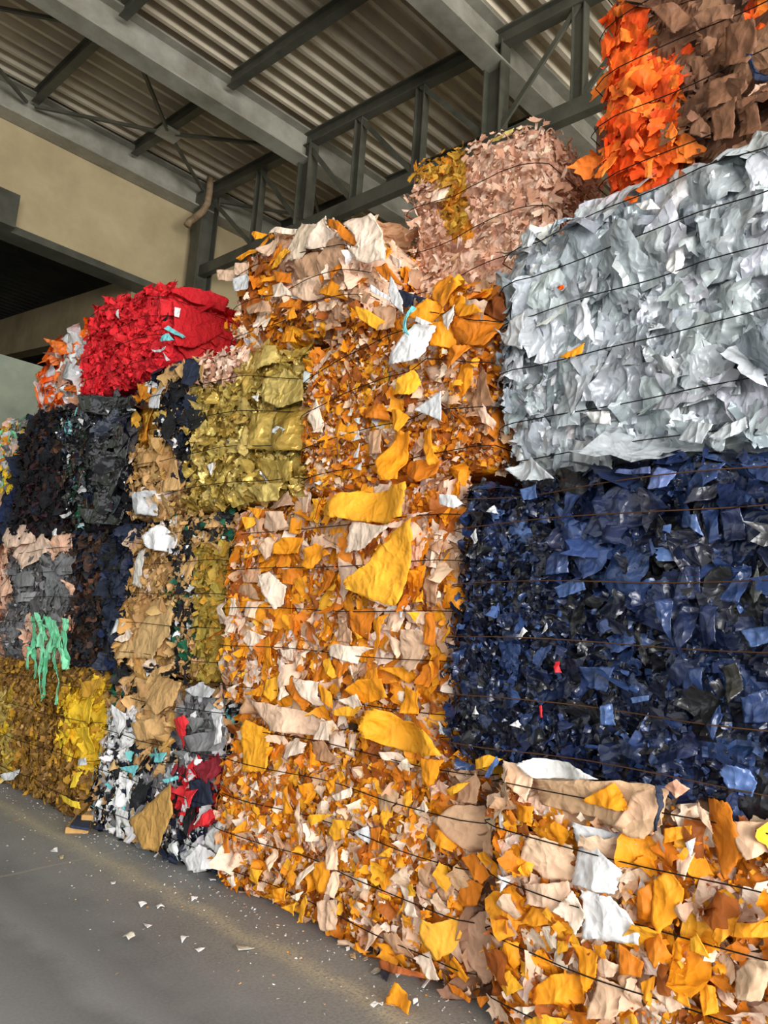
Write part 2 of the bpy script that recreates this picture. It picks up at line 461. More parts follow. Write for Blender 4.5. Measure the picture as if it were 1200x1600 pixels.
PAL = dict(
    OB=[(28, 'org'), (8, 'yel'), (15, 'dor'), (9, 'brn'), (22, 'pnk'), (9, 'lbg'), (9, 'dbg'), (1, 'wht')],  # dark orange and brown weighted up to put shaded depth into the colour
    OBs=[(26, 'org'), (6, 'yel'), (18, 'dor'), (14, 'brn'), (18, 'pnk'), (6, 'lbg'), (9, 'dbg'), (2, 'lgy')],
    OBd=[(20, 'dor'), (24, 'brn'), (14, 'dbg'), (8, 'pnk'), (10, 'org')],
    BE=[(10, 'org'), (4, 'dor'), (34, 'pnk'), (14, 'lbg'), (14, 'dbg'), (3, 'brn'), (2, 'wht')],
    BD=[(30, 'dbg'), (20, 'br3'), (8, 'dor'), (8, 'pnk')],
    NVs=[(30, 'navy'), (16, 'nv2'), (36, 'nv3'), (6, 'nv4'), (20, 'blk'), (0.6, 'lgy')],  # palest navy scraps put the satin's highlights into the colour
    NVl=[(40, 'navy'), (22, 'nv2'), (20, 'nv3'), (4, 'nv4'), (6, 'blk')],
    SV=[(40, 'slv'), (30, 'sl2'), (16, 'sl3'), (6, 'wht')],
    OJ=[(40, 'oj'), (30, 'oj2'), (20, 'oj3')],
    BR=[(36, 'bro'), (20, 'br2'), (16, 'br3')],
    SH=[(40, 'shp'), (26, 'sh2'), (24, 'sh3'), (4, 'dbg')],
    MU=[(30, 'mus'), (26, 'cho'), (12, 'mu2')],
    RD=[(46, 'red'), (26, 'rd2')],
    GD=[(40, 'gld'), (22, 'gl2'), (20, 'gl3'), (1, 'wht')],
    TB=[(26, 'tan'), (14, 'tn2'), (30, 'blk'), (8, 'dbl'), (4, 'wht'), (3, 'gb2')],
    TN=[(40, 'tan'), (24, 'tn2'), (16, 'kra'), (5, 'lbg'), (3, 'blk')],
    TG=[(30, 'tan'), (20, 'blk'), (12, 'grn'), (12, 'tn2'), (4, 'wht')],
    OL=[(30, 'olv'), (24, 'gl3'), (16, 'mus')],
    BK=[(40, 'blk'), (20, 'bk2'), (20, 'pur'), (14, 'chb'), (3, 'dbl')],
    BKg=[(36, 'bk2'), (34, 'blk'), (12, 'dbl'), (6, 'gr2')],
    BM=[(30, 'blk'), (14, 'dbl'), (14, 'chb'), (6, 'grn'), (3, 'lgy'), (2, 'teal')],
    DB=[(30, 'chb'), (22, 'blk'), (14, 'dbl'), (8, 'br2')],
    DN=[(30, 'dbl'), (24, 'blk'), (10, 'navy')],
    OW=[(40, 'oj3'), (26, 'wht'), (10, 'oj'), (10, 'lgy'), (8, 'sh3')],
    PG=[(40, 'shp'), (24, 'sh2'), (14, 'sh3'), (8, 'gry')],
    GY=[(40, 'gry'), (26, 'gr2'), (6, 'lgy')],
    YG=[(40, 'gbr'), (30, 'gb2'), (20, 'mus'), (8, 'tn2')],
    YL=[(40, 'ylw'), (20, 'yl2'), (24, 'mus')],
    YF=[(30, 'gld'), (20, 'ylw'), (20, 'gl2')],
    WT=[(40, 'wht'), (20, 'lgy'), (4, 'blk'), (2, 'tan')],
    MX=[(18, 'blk'), (14, 'wht'), (14, 'tan'), (8, 'dbl'), (8, 'gry'), (5, 'teal'), (5, 'lgy')],
    RX=[(30, 'red'), (14, 'blk'), (14, 'wht'), (10, 'wine'), (8, 'dbl')],
    NW=[(24, 'dbl'), (22, 'wht'), (16, 'lgy'), (12, 'blk')],
    BT=[(40, 'blk'), (20, 'dbl'), (20, 'tan'), (6, 'wht')],
    CL=[(16, 'ylw'), (14, 'mnt'), (14, 'lgy'), (10, 'shp'), (8, 'org'), (8, 'gry')],
)
_pw = {k: (np.array([w for w, _ in v], float) / sum(w for w, _ in v), np.array([lin(C[c]) for _, c in v])) for k, v in PAL.items()}


def pick(rng, palette, n):
    w, c = _pw[palette]
    col = c[rng.choice(len(w), n, p=w)]
    return np.clip(col * rng.uniform(0.84, 1.1, (n, 1)) * rng.uniform(0.96, 1.04, (n, 3)), 0, 0.95)


# ------------------------------------------------------------------ scraps: little crumpled sheets
def sheets(rng, P, N, w, h, th, phi, n=5, crease=0.35, curl=0.5, jag=0.05, skew=0.22, ncr=4, wrk=0.0):
    """k sheets as grids of n x n points: centre P, facing N, size w x h, turned by th in their plane, tilted by phi"""
    k = len(P)
    up = np.where(np.abs(N[:, 2:3]) > 0.9, np.array([[0, 1.0, 0]]), np.array([[0, 0, 1.0]]))
    T = np.cross(up, N); T /= np.linalg.norm(T, axis=1)[:, None]; B = np.cross(N, T)
    c, s = np.cos(th)[:, None], np.sin(th)[:, None]
    T, B = c * T + s * B, -s * T + c * B
    ps = rng.uniform(0, 2 * np.pi, k)[:, None]
    ax = np.cos(ps) * T + np.sin(ps) * B                     # tilt about an axis in the plane

    def rot(v):
        cp, sp = np.cos(phi)[:, None], np.sin(phi)[:, None]
        return v * cp + np.cross(ax, v) * sp + ax * (np.sum(ax * v, 1)[:, None]) * (1 - cp)
    T, B, Nn = rot(T), rot(B), rot(N)
    g = np.linspace(-0.5, 0.5, n)
    a, b_ = [q.ravel() for q in np.meshgrid(g, g)]
    a = np.repeat(a[None], k, 0); b_ = np.repeat(b_[None], k, 0)
    cor = rng.uniform(-skew, skew, (k, 4, 2))
    u, v = a + 0.5, b_ + 0.5
    for q, wgt in enumerate(((1 - u) * (1 - v), u * (1 - v), u * v, (1 - u) * v)):
        a = a + wgt * cor[:, q, 0:1]; b_ = b_ + wgt * cor[:, q, 1:2]
    edge = (np.abs(u - 0.5) > 0.49) | (np.abs(v - 0.5) > 0.49)
    a = a + rng.normal(0, jag, a.shape) * np.where(edge, 1, 0.5); b_ = b_ + rng.normal(0, jag, b_.shape) * np.where(edge, 1, 0.5)
    x, y = a * w[:, None], b_ * h[:, None]
    size = np.sqrt(w * h)[:, None]
    d = np.zeros_like(x)
    for _ in range(ncr):
        an = rng.uniform(0, 2 * np.pi, (k, 1)); off = rng.uniform(-0.35, 0.35, (k, 1)) * size
        d += rng.normal(0, crease, (k, 1)) * np.abs(x * np.cos(an) + y * np.sin(an) - off)
    an = rng.uniform(0, 2 * np.pi, (k, 1))
    d += rng.normal(0, curl, (k, 1)) * (x * np.cos(an) + y * np.sin(an)) ** 2 / size
    if wrk:
        for _ in range(2):
            an = rng.uniform(0, 2 * np.pi, (k, 1)); d += wrk * size * rng.uniform(0.2, 1, (k, 1)) * np.sin((x * np.cos(an) + y * np.sin(an)) / size * rng.uniform(6, 14, (k, 1)) + rng.uniform(0, 6.28, (k, 1)))
    d += rng.normal(0, 0.015, d.shape) * size
    d -= d.mean(1, keepdims=True)
    return P[:, None] + x[..., None] * T[:, None] + y[..., None] * B[:, None] + d[..., None] * Nn[:, None]


def grid_quads(k, n):
    i = np.arange(n - 1)
    q = (i[:, None] * n + i[None, :]).ravel()
    q = np.stack([q, q + 1, q + n + 1, q + n], 1)
    return (np.arange(k)[:, None, None] * n * n + q[None]).reshape(-1, 4)


def coons(poly, n):
    """a grid of n x n points filling an outline of 4 or more points (four of them serve as corners)"""
    P = np.asarray(poly, float); m = len(P)
    seg = np.linalg.norm(np.roll(P, -1, 0) - P, axis=1); L = np.r_[0, np.cumsum(seg)]
    # corners: the points with the sharpest turns
    d1 = P - np.roll(P, 1, 0); d2 = np.roll(P, -1, 0) - P
    turn = np.abs(np.arctan2(d1[:, 0] * d2[:, 1] - d1[:, 1] * d2[:, 0], (d1 * d2).sum(1)))
    idx = sorted(np.argsort(-turn)[:4]) if m > 4 else list(range(m))
    if m == 3: idx = [0, 1, 2, 2]
    def walk(i, j):
        if i == j: return np.repeat(P[i][None], n, 0)
        pts = [P[i]]; q = i
        while q != j: q = (q + 1) % m; pts.append(P[q])
        pts = np.array(pts); l = np.r_[0, np.cumsum(np.linalg.norm(np.diff(pts, axis=0), axis=1))]
        t = np.linspace(0, l[-1], n)
        return np.stack([np.interp(t, l, pts[:, 0]), np.interp(t, l, pts[:, 1])], 1)
    A, Bq, Cq, D = walk(idx[0], idx[1]), walk(idx[1], idx[2]), walk(idx[2], idx[3])[::-1], walk(idx[3], idx[0])[::-1]
    u = np.linspace(0, 1, n)[None, :, None]; v = np.linspace(0, 1, n)[:, None, None]
    G = (1 - v) * A[None] + v * Cq[None] + (1 - u) * D[:, None] + u * Bq[:, None]
    G -= (1 - u) * (1 - v) * P[idx[0]] + u * (1 - v) * P[idx[1]] + u * v * P[idx[2]] + (1 - u) * v * P[idx[3]]
    return G.reshape(-1, 2)


# ------------------------------------------------------------------ a bale
def box_grid(dims, step):
    """closed box surface as quads with shared points, local coordinates 0..dims"""
    V, Q = [], []
    cnt = 0
    for ax in range(3):
        o1, o2 = [a for a in range(3) if a != ax]
        n1, n2 = max(2, int(dims[o1] / step) + 1), max(2, int(dims[o2] / step) + 1)
        # coarser on faces that point away
        for side in (0, 1):
            g1, g2 = np.meshgrid(np.linspace(0, dims[o1], n1), np.linspace(0, dims[o2], n2), indexing='ij')
            P = np.zeros((n1 * n2, 3)); P[:, o1] = g1.ravel(); P[:, o2] = g2.ravel(); P[:, ax] = side * dims[ax]
            i, j = np.meshgrid(np.arange(n1 - 1), np.arange(n2 - 1), indexing='ij')
            q = (i * n2 + j).ravel(); f = np.stack([q, q + n2, q + n2 + 1, q + 1], 1)
            flip = (side == 0) ^ (ax == 1)
            if flip: f = f[:, ::-1]
            V.append(P); Q.append(f + cnt); cnt += len(P)
    V = np.concatenate(V); Q = np.concatenate(Q)
    key = np.round(V * 2000).astype(np.int64)
    _, first, inv = np.unique(key, axis=0, return_index=True, return_inverse=True)
    return V[first], inv.ravel()[Q]


def smooth_noise(rng, P, scale, k=6):
    out = np.zeros(len(P))
    for _ in range(k):
        d = rng.normal(0, 1, 3); d /= np.linalg.norm(d)
        out += np.sin(P @ d * scale * rng.uniform(0.6, 1.6) + rng.uniform(0, 6.28))
    return out / k


LIVE = {}


def bale(key, label, x0, y0, y1, z0, z1, depth, palette, mat, seed, cell=0.09, scrap=(0.05, 0.14), count=900, parts=70,
         regions=(), top=None, wires=(), wire_mat='wire', r=0.10, step=0.02, relief=0.03, tilt=0.45, aspect=(0.5, 1.0),
         upright=0.0, out=(0.0, 0.05), bulge=0.03, pleat=0.35, sheet_list=(), cat='bale', group='baled scrap in the stacked wall', name='scrap_bale',
         crease=0.35, curl=0.5, crush=0.02, vwires=(), wtilt=0.0, sides=0.5, cover=False, lay=1.0, micro=900, msize=(0.012, 0.04), wrk=0.035):
    """one pressed bale. regions: (outline in the photograph, palette, cell, (smin, smax), material or None)"""
    rng = np.random.default_rng(seed)
    org = np.array([x0, y0, z0]); dims = np.array([depth, y1 - y0, z1 - z0])
    root = empty(name, (x0 + depth / 2, (y0 + y1) / 2, z0), label, cat, group)
    O = np.array(root.location)
    ty = None
    if top:
        tp = sorted([tuple(at_x(px, py, x0)[1:]) for px, py in top]); ty = np.array(tp)

    def shape(p):
        """local box point -> world point, outward normal"""
        q = np.minimum(np.maximum(p, r), dims - r)
        d = p - q; l = np.linalg.norm(d, axis=1)[:, None]
        nrm = np.divide(d, l, out=np.zeros_like(d), where=l > 1e-9)
        w = org + q + nrm * r
        if ty is not None:
            zt = np.interp(w[:, 1], ty[:, 0], ty[:, 1])
            w[:, 2] = z0 + (w[:, 2] - z0) * (zt - z0) / (z1 - z0)
        return w, nrm
    lump = np.random.default_rng(seed + 5)
    ph = lump.uniform(0, 6.28, 6); dr = lump.normal(0, 1, (6, 3)); dr /= np.linalg.norm(dr, axis=1)[:, None]; fr = lump.uniform(2.5, 7, 6)

    def swell(w, p):
        """how far the surface stands out: lumps, and pillows between the wires"""
        o = np.zeros(len(w))
        for k in range(6): o += np.sin(w @ dr[k] * fr[k] + ph[k])
        o *= 0.012
        zz = (p[:, 2]) / dims[2]
        e = np.minimum(zz, 1 - zz)
        o += bulge * np.clip(e * 4, 0, 1)
        for wz in wires:
            o -= 0.03 * np.exp(-((zz - wz) / 0.03) ** 2)
        return o

    def region_of(px):
        idx = np.full(len(px), -1)
        for k, rg in enumerate(regions):
            idx[pip(px, rg[0])] = k
        return idx

    # ---- pressed core: overlapping flat cells
    V, Q = box_grid(dims, step)
    W, Nn = shape(V)
    area_all = 2 * (dims[0] * dims[1] + dims[0] * dims[2] + dims[1] * dims[2])

    def surf(n, wf=(1.0, 0.0 if cover else 0.35, sides, 0.25, 0.0)):
        """random points on front, top, both ends; front is -X"""
        A = np.array([dims[1] * dims[2] * wf[0], dims[0] * dims[1] * wf[1], dims[0] * dims[2] * wf[2], dims[0] * dims[2] * wf[3], 0.0]); A = A / A.sum()
        f = rng.choice(5, n, p=A); p = rng.uniform(0, 1, (n, 3)) * dims
        p[f == 0, 0] = 0; p[f == 1, 2] = dims[2]; p[f == 2, 1] = 0; p[f == 3, 1] = dims[1]
        return p
    cmin = min([cell] + [rg[2] for rg in regions])
    ncand = int(area_all * 0.6 / cmin ** 2 * 1.6)
    sp = surf(ncand); sw, sn = shape(sp); reg = region_of(proj(sw))
    cs = np.array([rg[2] for rg in regions] + [cell])[reg]
    keep = rng.uniform(0, 1, ncand) < (cmin / cs) ** 2
    sp, sw, sn, reg, cs = sp[keep], sw[keep], sn[keep], reg[keep], cs[keep]
    pal = [rg[1] for rg in regions] + [palette]
    sc = np.zeros((len(sp), 3))
    for k in range(-1, len(regions)):
        s_ = reg == k
        if s_.any(): sc[s_] = pick(rng, pal[k], s_.sum())
    jw = W + 0.018 * np.stack([smooth_noise(np.random.default_rng(seed + 11 + a), W, 22) for a in range(3)], 1)
    fc_id = np.zeros(len(W), int)
    an = rng.uniform(0, np.pi, len(sp)); stretch = rng.uniform(1.0, 2.2, len(sp)) ** (1.0 if upright < 0.5 else 1.5)
    if upright: an = rng.normal(np.pi / 2, 0.35, len(sp))
    # nearest seed with a stretched metric in the (along, up) plane
    sa, sb = np.cos(an), np.sin(an)
    for s0 in range(0, len(W), 1500):
        e = slice(s0, s0 + 1500)
        d = jw[e, None, :] - sw[None]
        al = d[..., 1] * sa + d[..., 2] * sb; ac = -d[..., 1] * sb + d[..., 2] * sa
        dd = (al / stretch) ** 2 + ac ** 2 + d[..., 0] ** 2
        fc_id[e] = np.argmin(dd / cs ** 2, 1)
    rel = W - sw[fc_id]
    slope = rng.normal(0, 0.28, (len(sp), 3)); offc = rng.normal(0, relief * 0.6, len(sp)) * np.clip(cs / 0.09, 0.5, 1.6)
    pa = rng.uniform(0, 6.28, len(sp)); pf = rng.uniform(1.2, 3.0, len(sp)) / np.maximum(cs, 0.03)
    t_ = (rel[:, 1] * -sb[fc_id] + rel[:, 2] * sa[fc_id]) * pf[fc_id] + pa[fc_id]
    tri = np.abs((t_ / np.pi) % 2 - 1) - 0.5
    disp = offc[fc_id] + (rel * slope[fc_id]).sum(1) + pleat * 0.12 * cs[fc_id] * tri
    disp = 0.5 * np.clip(disp, -2.2 * relief, 1.6 * relief) - 0.025 + swell(W, V)
    # the back and bottom stay plain
    plainmask = (V[:, 0] > dims[0] * 0.97) | (V[:, 2] < 0.01)
    disp = np.where(plainmask, 0, disp)
    W2 = W + Nn * disp[:, None]
    W2[:, 2] = np.maximum(W2[:, 2], z0 + 0.004 if z0 < 0.05 else z0 - 0.03)
    fcen = fc_id[Q[:, 0]]
    core_mat = M[mat]
    me = quad_mesh('pressed_core', W2 - O, Q, fcol=sc[fcen])
    link('pressed_core', me, root, core_mat)

    # ---- scraps on the faces: a bed of broad crumpled sheets, and small ones over it
    allreg = list(regions) + [(None, palette, cell, scrap, None)]
    zlim = (z1 if ty is None else ty[:, 1].max()) + (0.03 if cover else 9)

    def scatter(lo_, hi_, n_def, grid, o_rng, tl, crs, crl, wrk, keepout):
        mid = (lo_ + hi_) / 2
        nc = int(n_def * (mid[-1] / mid.min()) ** 2)
        p = surf(nc); w, nn = shape(p); reg = region_of(proj(w))
        kp = rng.uniform(0, 1, nc) < (mid.min() / mid[reg]) ** 2
        p, w, nn, reg = p[kp], w[kp], nn[kp], reg[kp]
        k = len(p)
        size = lo_[reg] * (hi_ / lo_)[reg] ** (rng.uniform(0, 1, k) ** 1.4)
        asp = rng.uniform(aspect[0], aspect[1], k)
        th = rng.normal(0, 0.4, k) if upright else rng.uniform(0, 2 * np.pi, k)
        phi = np.abs(rng.normal(0, tl, k))
        cen = w + nn * (swell(w, p) + rng.uniform(o_rng[0], o_rng[1], k))[:, None]
        col = np.zeros((k, 3))
        for q in range(-1, len(regions)):
            s_ = reg == q
            if s_.any(): col[s_] = pick(rng, allreg[q][1], s_.sum())
        px = proj(cen)
        ok = np.ones(k, bool)
        if keepout:
            for sh in sheet_list: ok &= ~pip(px, sh[1])
        S = sheets(rng, cen, nn, size * asp, size, th, phi, grid, crs, crl, wrk=wrk)
        S[..., 2] = np.minimum(np.maximum(S[..., 2], 0.004 if z0 < 0.05 else z0 - 0.04), zlim)
        return [q[ok] for q in (S, cen, nn, col, size, px, reg)]
    cells = np.array([rg[2] for rg in allreg]) * lay
    face = dims[1] * dims[2]
    bed = scatter(cells * 1.3, cells * 2.6, face * 3.4 / (cells[-1] * 1.9) ** 2, 9, (-0.022, 0.02), 0.16, crease * 0.6, curl * 0.25, wrk, False)
    tiny = scatter(np.full(len(allreg), msize[0]), np.full(len(allreg), msize[1]), micro, 4, (-0.012, 0.035), 0.8, crease, curl, 0.0, True)
    fine = scatter(np.array([rg[3][0] for rg in allreg]), np.array([rg[3][1] for rg in allreg]), count * 0.6, 6, (out[0], out[1] + 0.01), tilt, crease, curl, 0.02, True)
    # the biggest that face the hall become parts of their own, the rest is one mass
    def facing(px, nn): return (px[:, 0] > 0) & (px[:, 0] < 1200) & (px[:, 1] > 0) & (px[:, 1] < 1600) & ((nn[:, 0] < -0.6) | (nn[:, 1] < -0.6))
    quota = max(0, parts - len(sheet_list))
    for (S, cen, nn, col, size, px, reg), g_, share, nm in ((bed, 9, 0.6, 'pressed_scraps'), (fine, 6, 0.4, 'loose_scraps'), (tiny, 4, 0.0, 'fine_shreds')):
        vis = facing(px, nn)
        solo = np.argsort(-(size * vis))[:int(quota * share)]; solo = solo[vis[solo]]
        rest = np.setdiff1d(np.arange(len(cen)), solo)
        g1 = grid_quads(1, g_)
        for i in solo:
            me = quad_mesh('scrap_sheet', S[i] - cen[i], g1, vcol=np.repeat(col[i][None], g_ * g_, 0), smooth=True)
            o = link('scrap_sheet', me, root, core_mat if not allreg[reg[i]][4] else M[allreg[reg[i]][4]]); o.location = (cen[i] - O).tolist()
        # the mass keeps the material of each region
        mats = [rg[4] or mat for rg in allreg]; names = sorted(set(mats)); mi = np.array([names.index(m_) for m_ in mats])[reg[rest]]
        me = quad_mesh(nm, S[rest].reshape(-1, 3) - O, grid_quads(len(rest), g_), vcol=np.repeat(col[rest], g_ * g_, 0), smooth=True)
        o = link(nm, me, root)
        for m_ in names: me.materials.append(M[m_])
        me.polygons.foreach_set('material_index', np.repeat(mi, (g_ - 1) ** 2).astype(np.int32))
        o['kind'] = 'stuff'

    # ---- sheets traced one by one: (colour, outline, stand-off, crumple, material, label)
    for si, sh in enumerate(sheet_list):
        colr, poly = sh[0], sh[1]
        so = sh[2] if len(sh) > 2 and sh[2] is not None else 0.055 + 0.0008 * si
        cr = sh[3] if len(sh) > 3 and sh[3] is not None else 0.3
        sm = sh[4] if len(sh) > 4 and sh[4] else mat
        add_sheet(rng, root, O, colr, poly, so if isinstance(so, tuple) else x0 - so, cr, sm, sh[5] if len(sh) > 5 else None, stand=0.04 if isinstance(so, tuple) else max(so, 0.03))

    # ---- tie wires
    for wz in wires:
        ys = np.linspace(-0.03, dims[1] + 0.03, 40)
        pl = np.stack([np.zeros(40), np.clip(ys, 0, dims[1]), np.full(40, wz * dims[2])], 1)
        ww, wn = shape(pl)
        off = swell(ww, pl) + out[1] * 0.7 + 0.05 + 0.006 * np.sin(ys * 9 + wz * 20)
        pts = ww + wn * off[:, None]
        pts[:, 2] += 0.008 * np.sin(ys * 4 + wz * 31) + wtilt * (ys - dims[1] / 2)
        e1 = pts[0] + np.array([depth * 0.9, 0.0, 0]); e2 = pts[-1] + np.array([depth * 0.9, 0.0, 0])
        pts = np.concatenate([[e1], pts, [e2]])
        mb = MB(); mb.tube(pts - O, 0.0028, 6); mb.build('tie_wire', M[wire_mat], root, True)
    LIVE[key] = root
    return root


def add_sheet(rng, root, O, colr, poly, x, cr, matname, label=None, n=15, stand=0.05, name='scrap_sheet'):
    cl = lin(C[colr]) if isinstance(colr, str) else lin(colr)
    G = coons(poly, n).reshape(n, n, 2)
    sz = math.sqrt(np.ptp(G[..., 0]) * np.ptp(G[..., 1]) + 1)
    jit = rng.normal(0, 0.012 * sz, G.shape); jit[1:-1, 1:-1] = 0; G = (G + jit).reshape(-1, 2)
    P = np.array([at_y(gx, gy, x[1]) if isinstance(x, tuple) else at_x(gx, gy, x) for gx, gy in G])
    yz = P[:, [0, 2]] if isinstance(x, tuple) else P[:, 1:]
    yz = yz - yz.mean(0)
    wsz = np.sqrt(np.ptp(yz[:, 0]) * np.ptp(yz[:, 1]) + 1e-4)
    d = np.zeros(len(P))
    for _ in range(7):
        a = rng.uniform(0, 6.28); off = rng.uniform(-0.45, 0.45) * wsz
        d += rng.normal(0, 0.42) * np.abs(yz[:, 0] * math.cos(a) + yz[:, 1] * math.sin(a) - off)
    for _ in range(4):
        a = rng.uniform(0, 6.28); d += 0.035 * wsz * np.sin((yz[:, 0] * math.cos(a) + yz[:, 1] * math.sin(a)) / wsz * rng.uniform(6, 18) + rng.uniform(0, 6))
    d -= d.mean(); d *= cr * 1.5
    lim = 0.75 * stand
    d = np.where(d > 0, lim * np.tanh(d / lim), 0.14 * wsz * np.tanh(d / (0.14 * wsz)))
    # the top edge is caught in the bale, the lower one lifts
    lift = -0.12 * cr * yz[:, 1]
    if isinstance(x, tuple): P[:, 1] += d - lift
    else: P[:, 0] += d - lift
    P[:, 2] = np.maximum(P[:, 2], 0.006)
    c0 = P.mean(0)
    cv = np.repeat(np.clip(cl * rng.uniform(0.94, 1.06), 0, 0.95)[None], len(P), 0)
    me = quad_mesh(name, P - c0, grid_quads(1, n)[:, ::-1], vcol=cv, smooth=True)
    o = link(name, me, root, M[matname]); o.location = (c0 - O).tolist()
    sf = o.modifiers.new('thickness', 'SOLIDIFY'); sf.thickness = 0.003
    if label: o['label'] = label
    return o

# ------------------------------------------------------------------ the bales, from the near right end to the far left
W6 = (0.1, 0.26, 0.42, 0.58, 0.74, 0.9)
W5 = (0.12, 0.31, 0.5, 0.69, 0.88)

bale('A', 'near floor-level bale of orange and beige scraps with a white sheet in its middle', 3.05, 0.2, 2.20, 0.0, 1.08, 1.1, 'OB', 'leather', 101,
     cover=True, cell=0.085, scrap=(0.05, 0.16), micro=3500, msize=(0.015, 0.05), count=900, parts=100, wires=(0.14, 0.36, 0.58, 0.78, 0.94), wtilt=0.0, tilt=0.5,
     regions=[([(770, 1180), (1050, 1200), (1050, 1310), (900, 1290), (780, 1260)], 'BE', 0.16, (0.08, 0.16), None),
              ([(1095, 1235), (1165, 1250), (1170, 1370), (1110, 1390)], 'OBd', 0.1, (0.06, 0.14), None)],
     sheet_list=[
    ((232, 232, 228), [(811, 1194), (832, 1185), (886, 1191), (939, 1217), (836, 1217)]),
    ((232, 200, 170), [(782, 1214), (788, 1189), (813, 1194), (832, 1217), (826, 1252)]),
    ((205, 168, 130), [(830, 1217), (955, 1219), (1008, 1225), (1039, 1233), (1035, 1286), (1004, 1313), (955, 1286), (840, 1260)]),
    ('org', [(907, 1252), (955, 1223), (983, 1262), (970, 1267)], 0.10),
    ((222, 180, 145), [(997, 1237), (1024, 1229), (1035, 1286), (1016, 1306), (962, 1290)], 0.09),
    ((225, 170, 140), [(1035, 1229), (1058, 1217), (1077, 1233), (1054, 1248)], 0.09),
    ('dbl', [(1020, 1225), (1031, 1233), (1037, 1260), (1024, 1298), (1016, 1302), (1031, 1263)], 0.12),
    ('wht', [(897, 1325), (932, 1325), (970, 1359), (962, 1398), (905, 1386), (888, 1382)], 0.09, 0.2, None, 'white sheet'),
    ('wht', [(905, 1390), (955, 1401), (981, 1428), (995, 1459), (993, 1477), (909, 1467), (912, 1428)], 0.095, 0.2, None, 'white sheet'),
    ('lgy', [(897, 1283), (932, 1294), (993, 1317), (989, 1332), (939, 1329), (905, 1313)]),
    ((232, 196, 162), [(813, 1344), (832, 1302), (893, 1321), (893, 1344), (889, 1378), (843, 1375)]),
    ((238, 200, 170), [(815, 1382), (886, 1378), (889, 1394), (866, 1424), (824, 1413)], 0.08),
    ('lbg', [(866, 1424), (897, 1390), (916, 1428), (901, 1459)], 0.1),
    ('org', [(817, 1440), (828, 1417), (866, 1424), (863, 1444), (836, 1447)]),
    ('org', [(801, 1256), (836, 1260), (832, 1286), (805, 1283)]),
    ('org', [(1022, 1375), (1047, 1359), (1068, 1390), (1062, 1428), (1031, 1459), (1018, 1436)]),
    ('dor', [(997, 1390), (1020, 1378), (1016, 1444), (993, 1436)]),
    ('dor', [(1001, 1474), (1031, 1451), (1047, 1497), (1024, 1513)]),
    ('org', [(1039, 1294), (1081, 1290), (1077, 1309), (1039, 1317)]),
    ('pnk', [(1054, 1325), (1085, 1332), (1070, 1375), (1058, 1359)]),
    ('lgy', [(1070, 1317), (1085, 1309), (1081, 1340)], 0.1),
    ('dor', [(1100, 1248), (1142, 1252), (1165, 1332), (1131, 1375), (1104, 1313)]),
    ((215, 178, 145), [(1146, 1283), (1205, 1286), (1205, 1329), (1169, 1344), (1150, 1313)]),
    ('pnk', [(1089, 1252), (1108, 1275), (1108, 1306), (1093, 1275)]),
    ('org', [(1112, 1463), (1131, 1424), (1154, 1428), (1146, 1455), (1123, 1478)]),
    ('org', [(1150, 1440), (1205, 1444), (1205, 1467), (1146, 1463)]),
    ('yel', [(1077, 1467), (1089, 1459), (1112, 1497), (1077, 1486)]),
    ('org', [(780, 1513), (790, 1467), (809, 1474), (813, 1505), (797, 1520)]),
    ('yel', [(771, 1528), (794, 1516), (820, 1543), (786, 1559)]),
    ('org', [(836, 1543), (866, 1520), (905, 1528), (909, 1570), (836, 1566)]),
    ('org', [(893, 1474), (935, 1490), (932, 1528), (912, 1555), (905, 1516)]),
    ('dor', [(966, 1474), (1004, 1505), (1001, 1528), (970, 1520)]),
    ('pnk', [(924, 1528), (939, 1493), (970, 1509), (955, 1528)]),
    ((208, 172, 140), [(920, 1589), (935, 1524), (985, 1551), (978, 1574), (955, 1593)]),
    ('org', [(1001, 1536), (1024, 1524), (1016, 1574), (1004, 1566)]),
    ('org', [(1043, 1516), (1070, 1528), (1081, 1574), (1054, 1559)]),
    ('pnk', [(1016, 1547), (1039, 1528), (1070, 1574), (1047, 1582)]),
    ('org', [(1089, 1532), (1116, 1543), (1123, 1582), (1100, 1586)]),
    ((210, 178, 145), [(1142, 1524), (1173, 1497), (1203, 1501), (1192, 1563), (1154, 1559)]),
    ('yel', [(820, 1593), (855, 1582), (893, 1600), (880, 1620), (815, 1620)]),
    ('lbg', [(801, 1574), (843, 1572), (817, 1589)]),
    ('wht', [(778, 1367), (797, 1375), (782, 1394)]),
    ('yel', [(740, 1187), (763, 1179), (782, 1187), (763, 1198), (744, 1202)], 0.05),
    ('nv4', [(776, 1181), (780, 1191), (761, 1217), (755, 1214)], 0.08, 0.2, None, 'blue strip'),
    ('wht', [(780, 1262), (786, 1258), (788, 1290), (781, 1300)], 0.03), ('wht', [(778, 1350), (784, 1345), (790, 1372), (782, 1384)], 0.03),
])

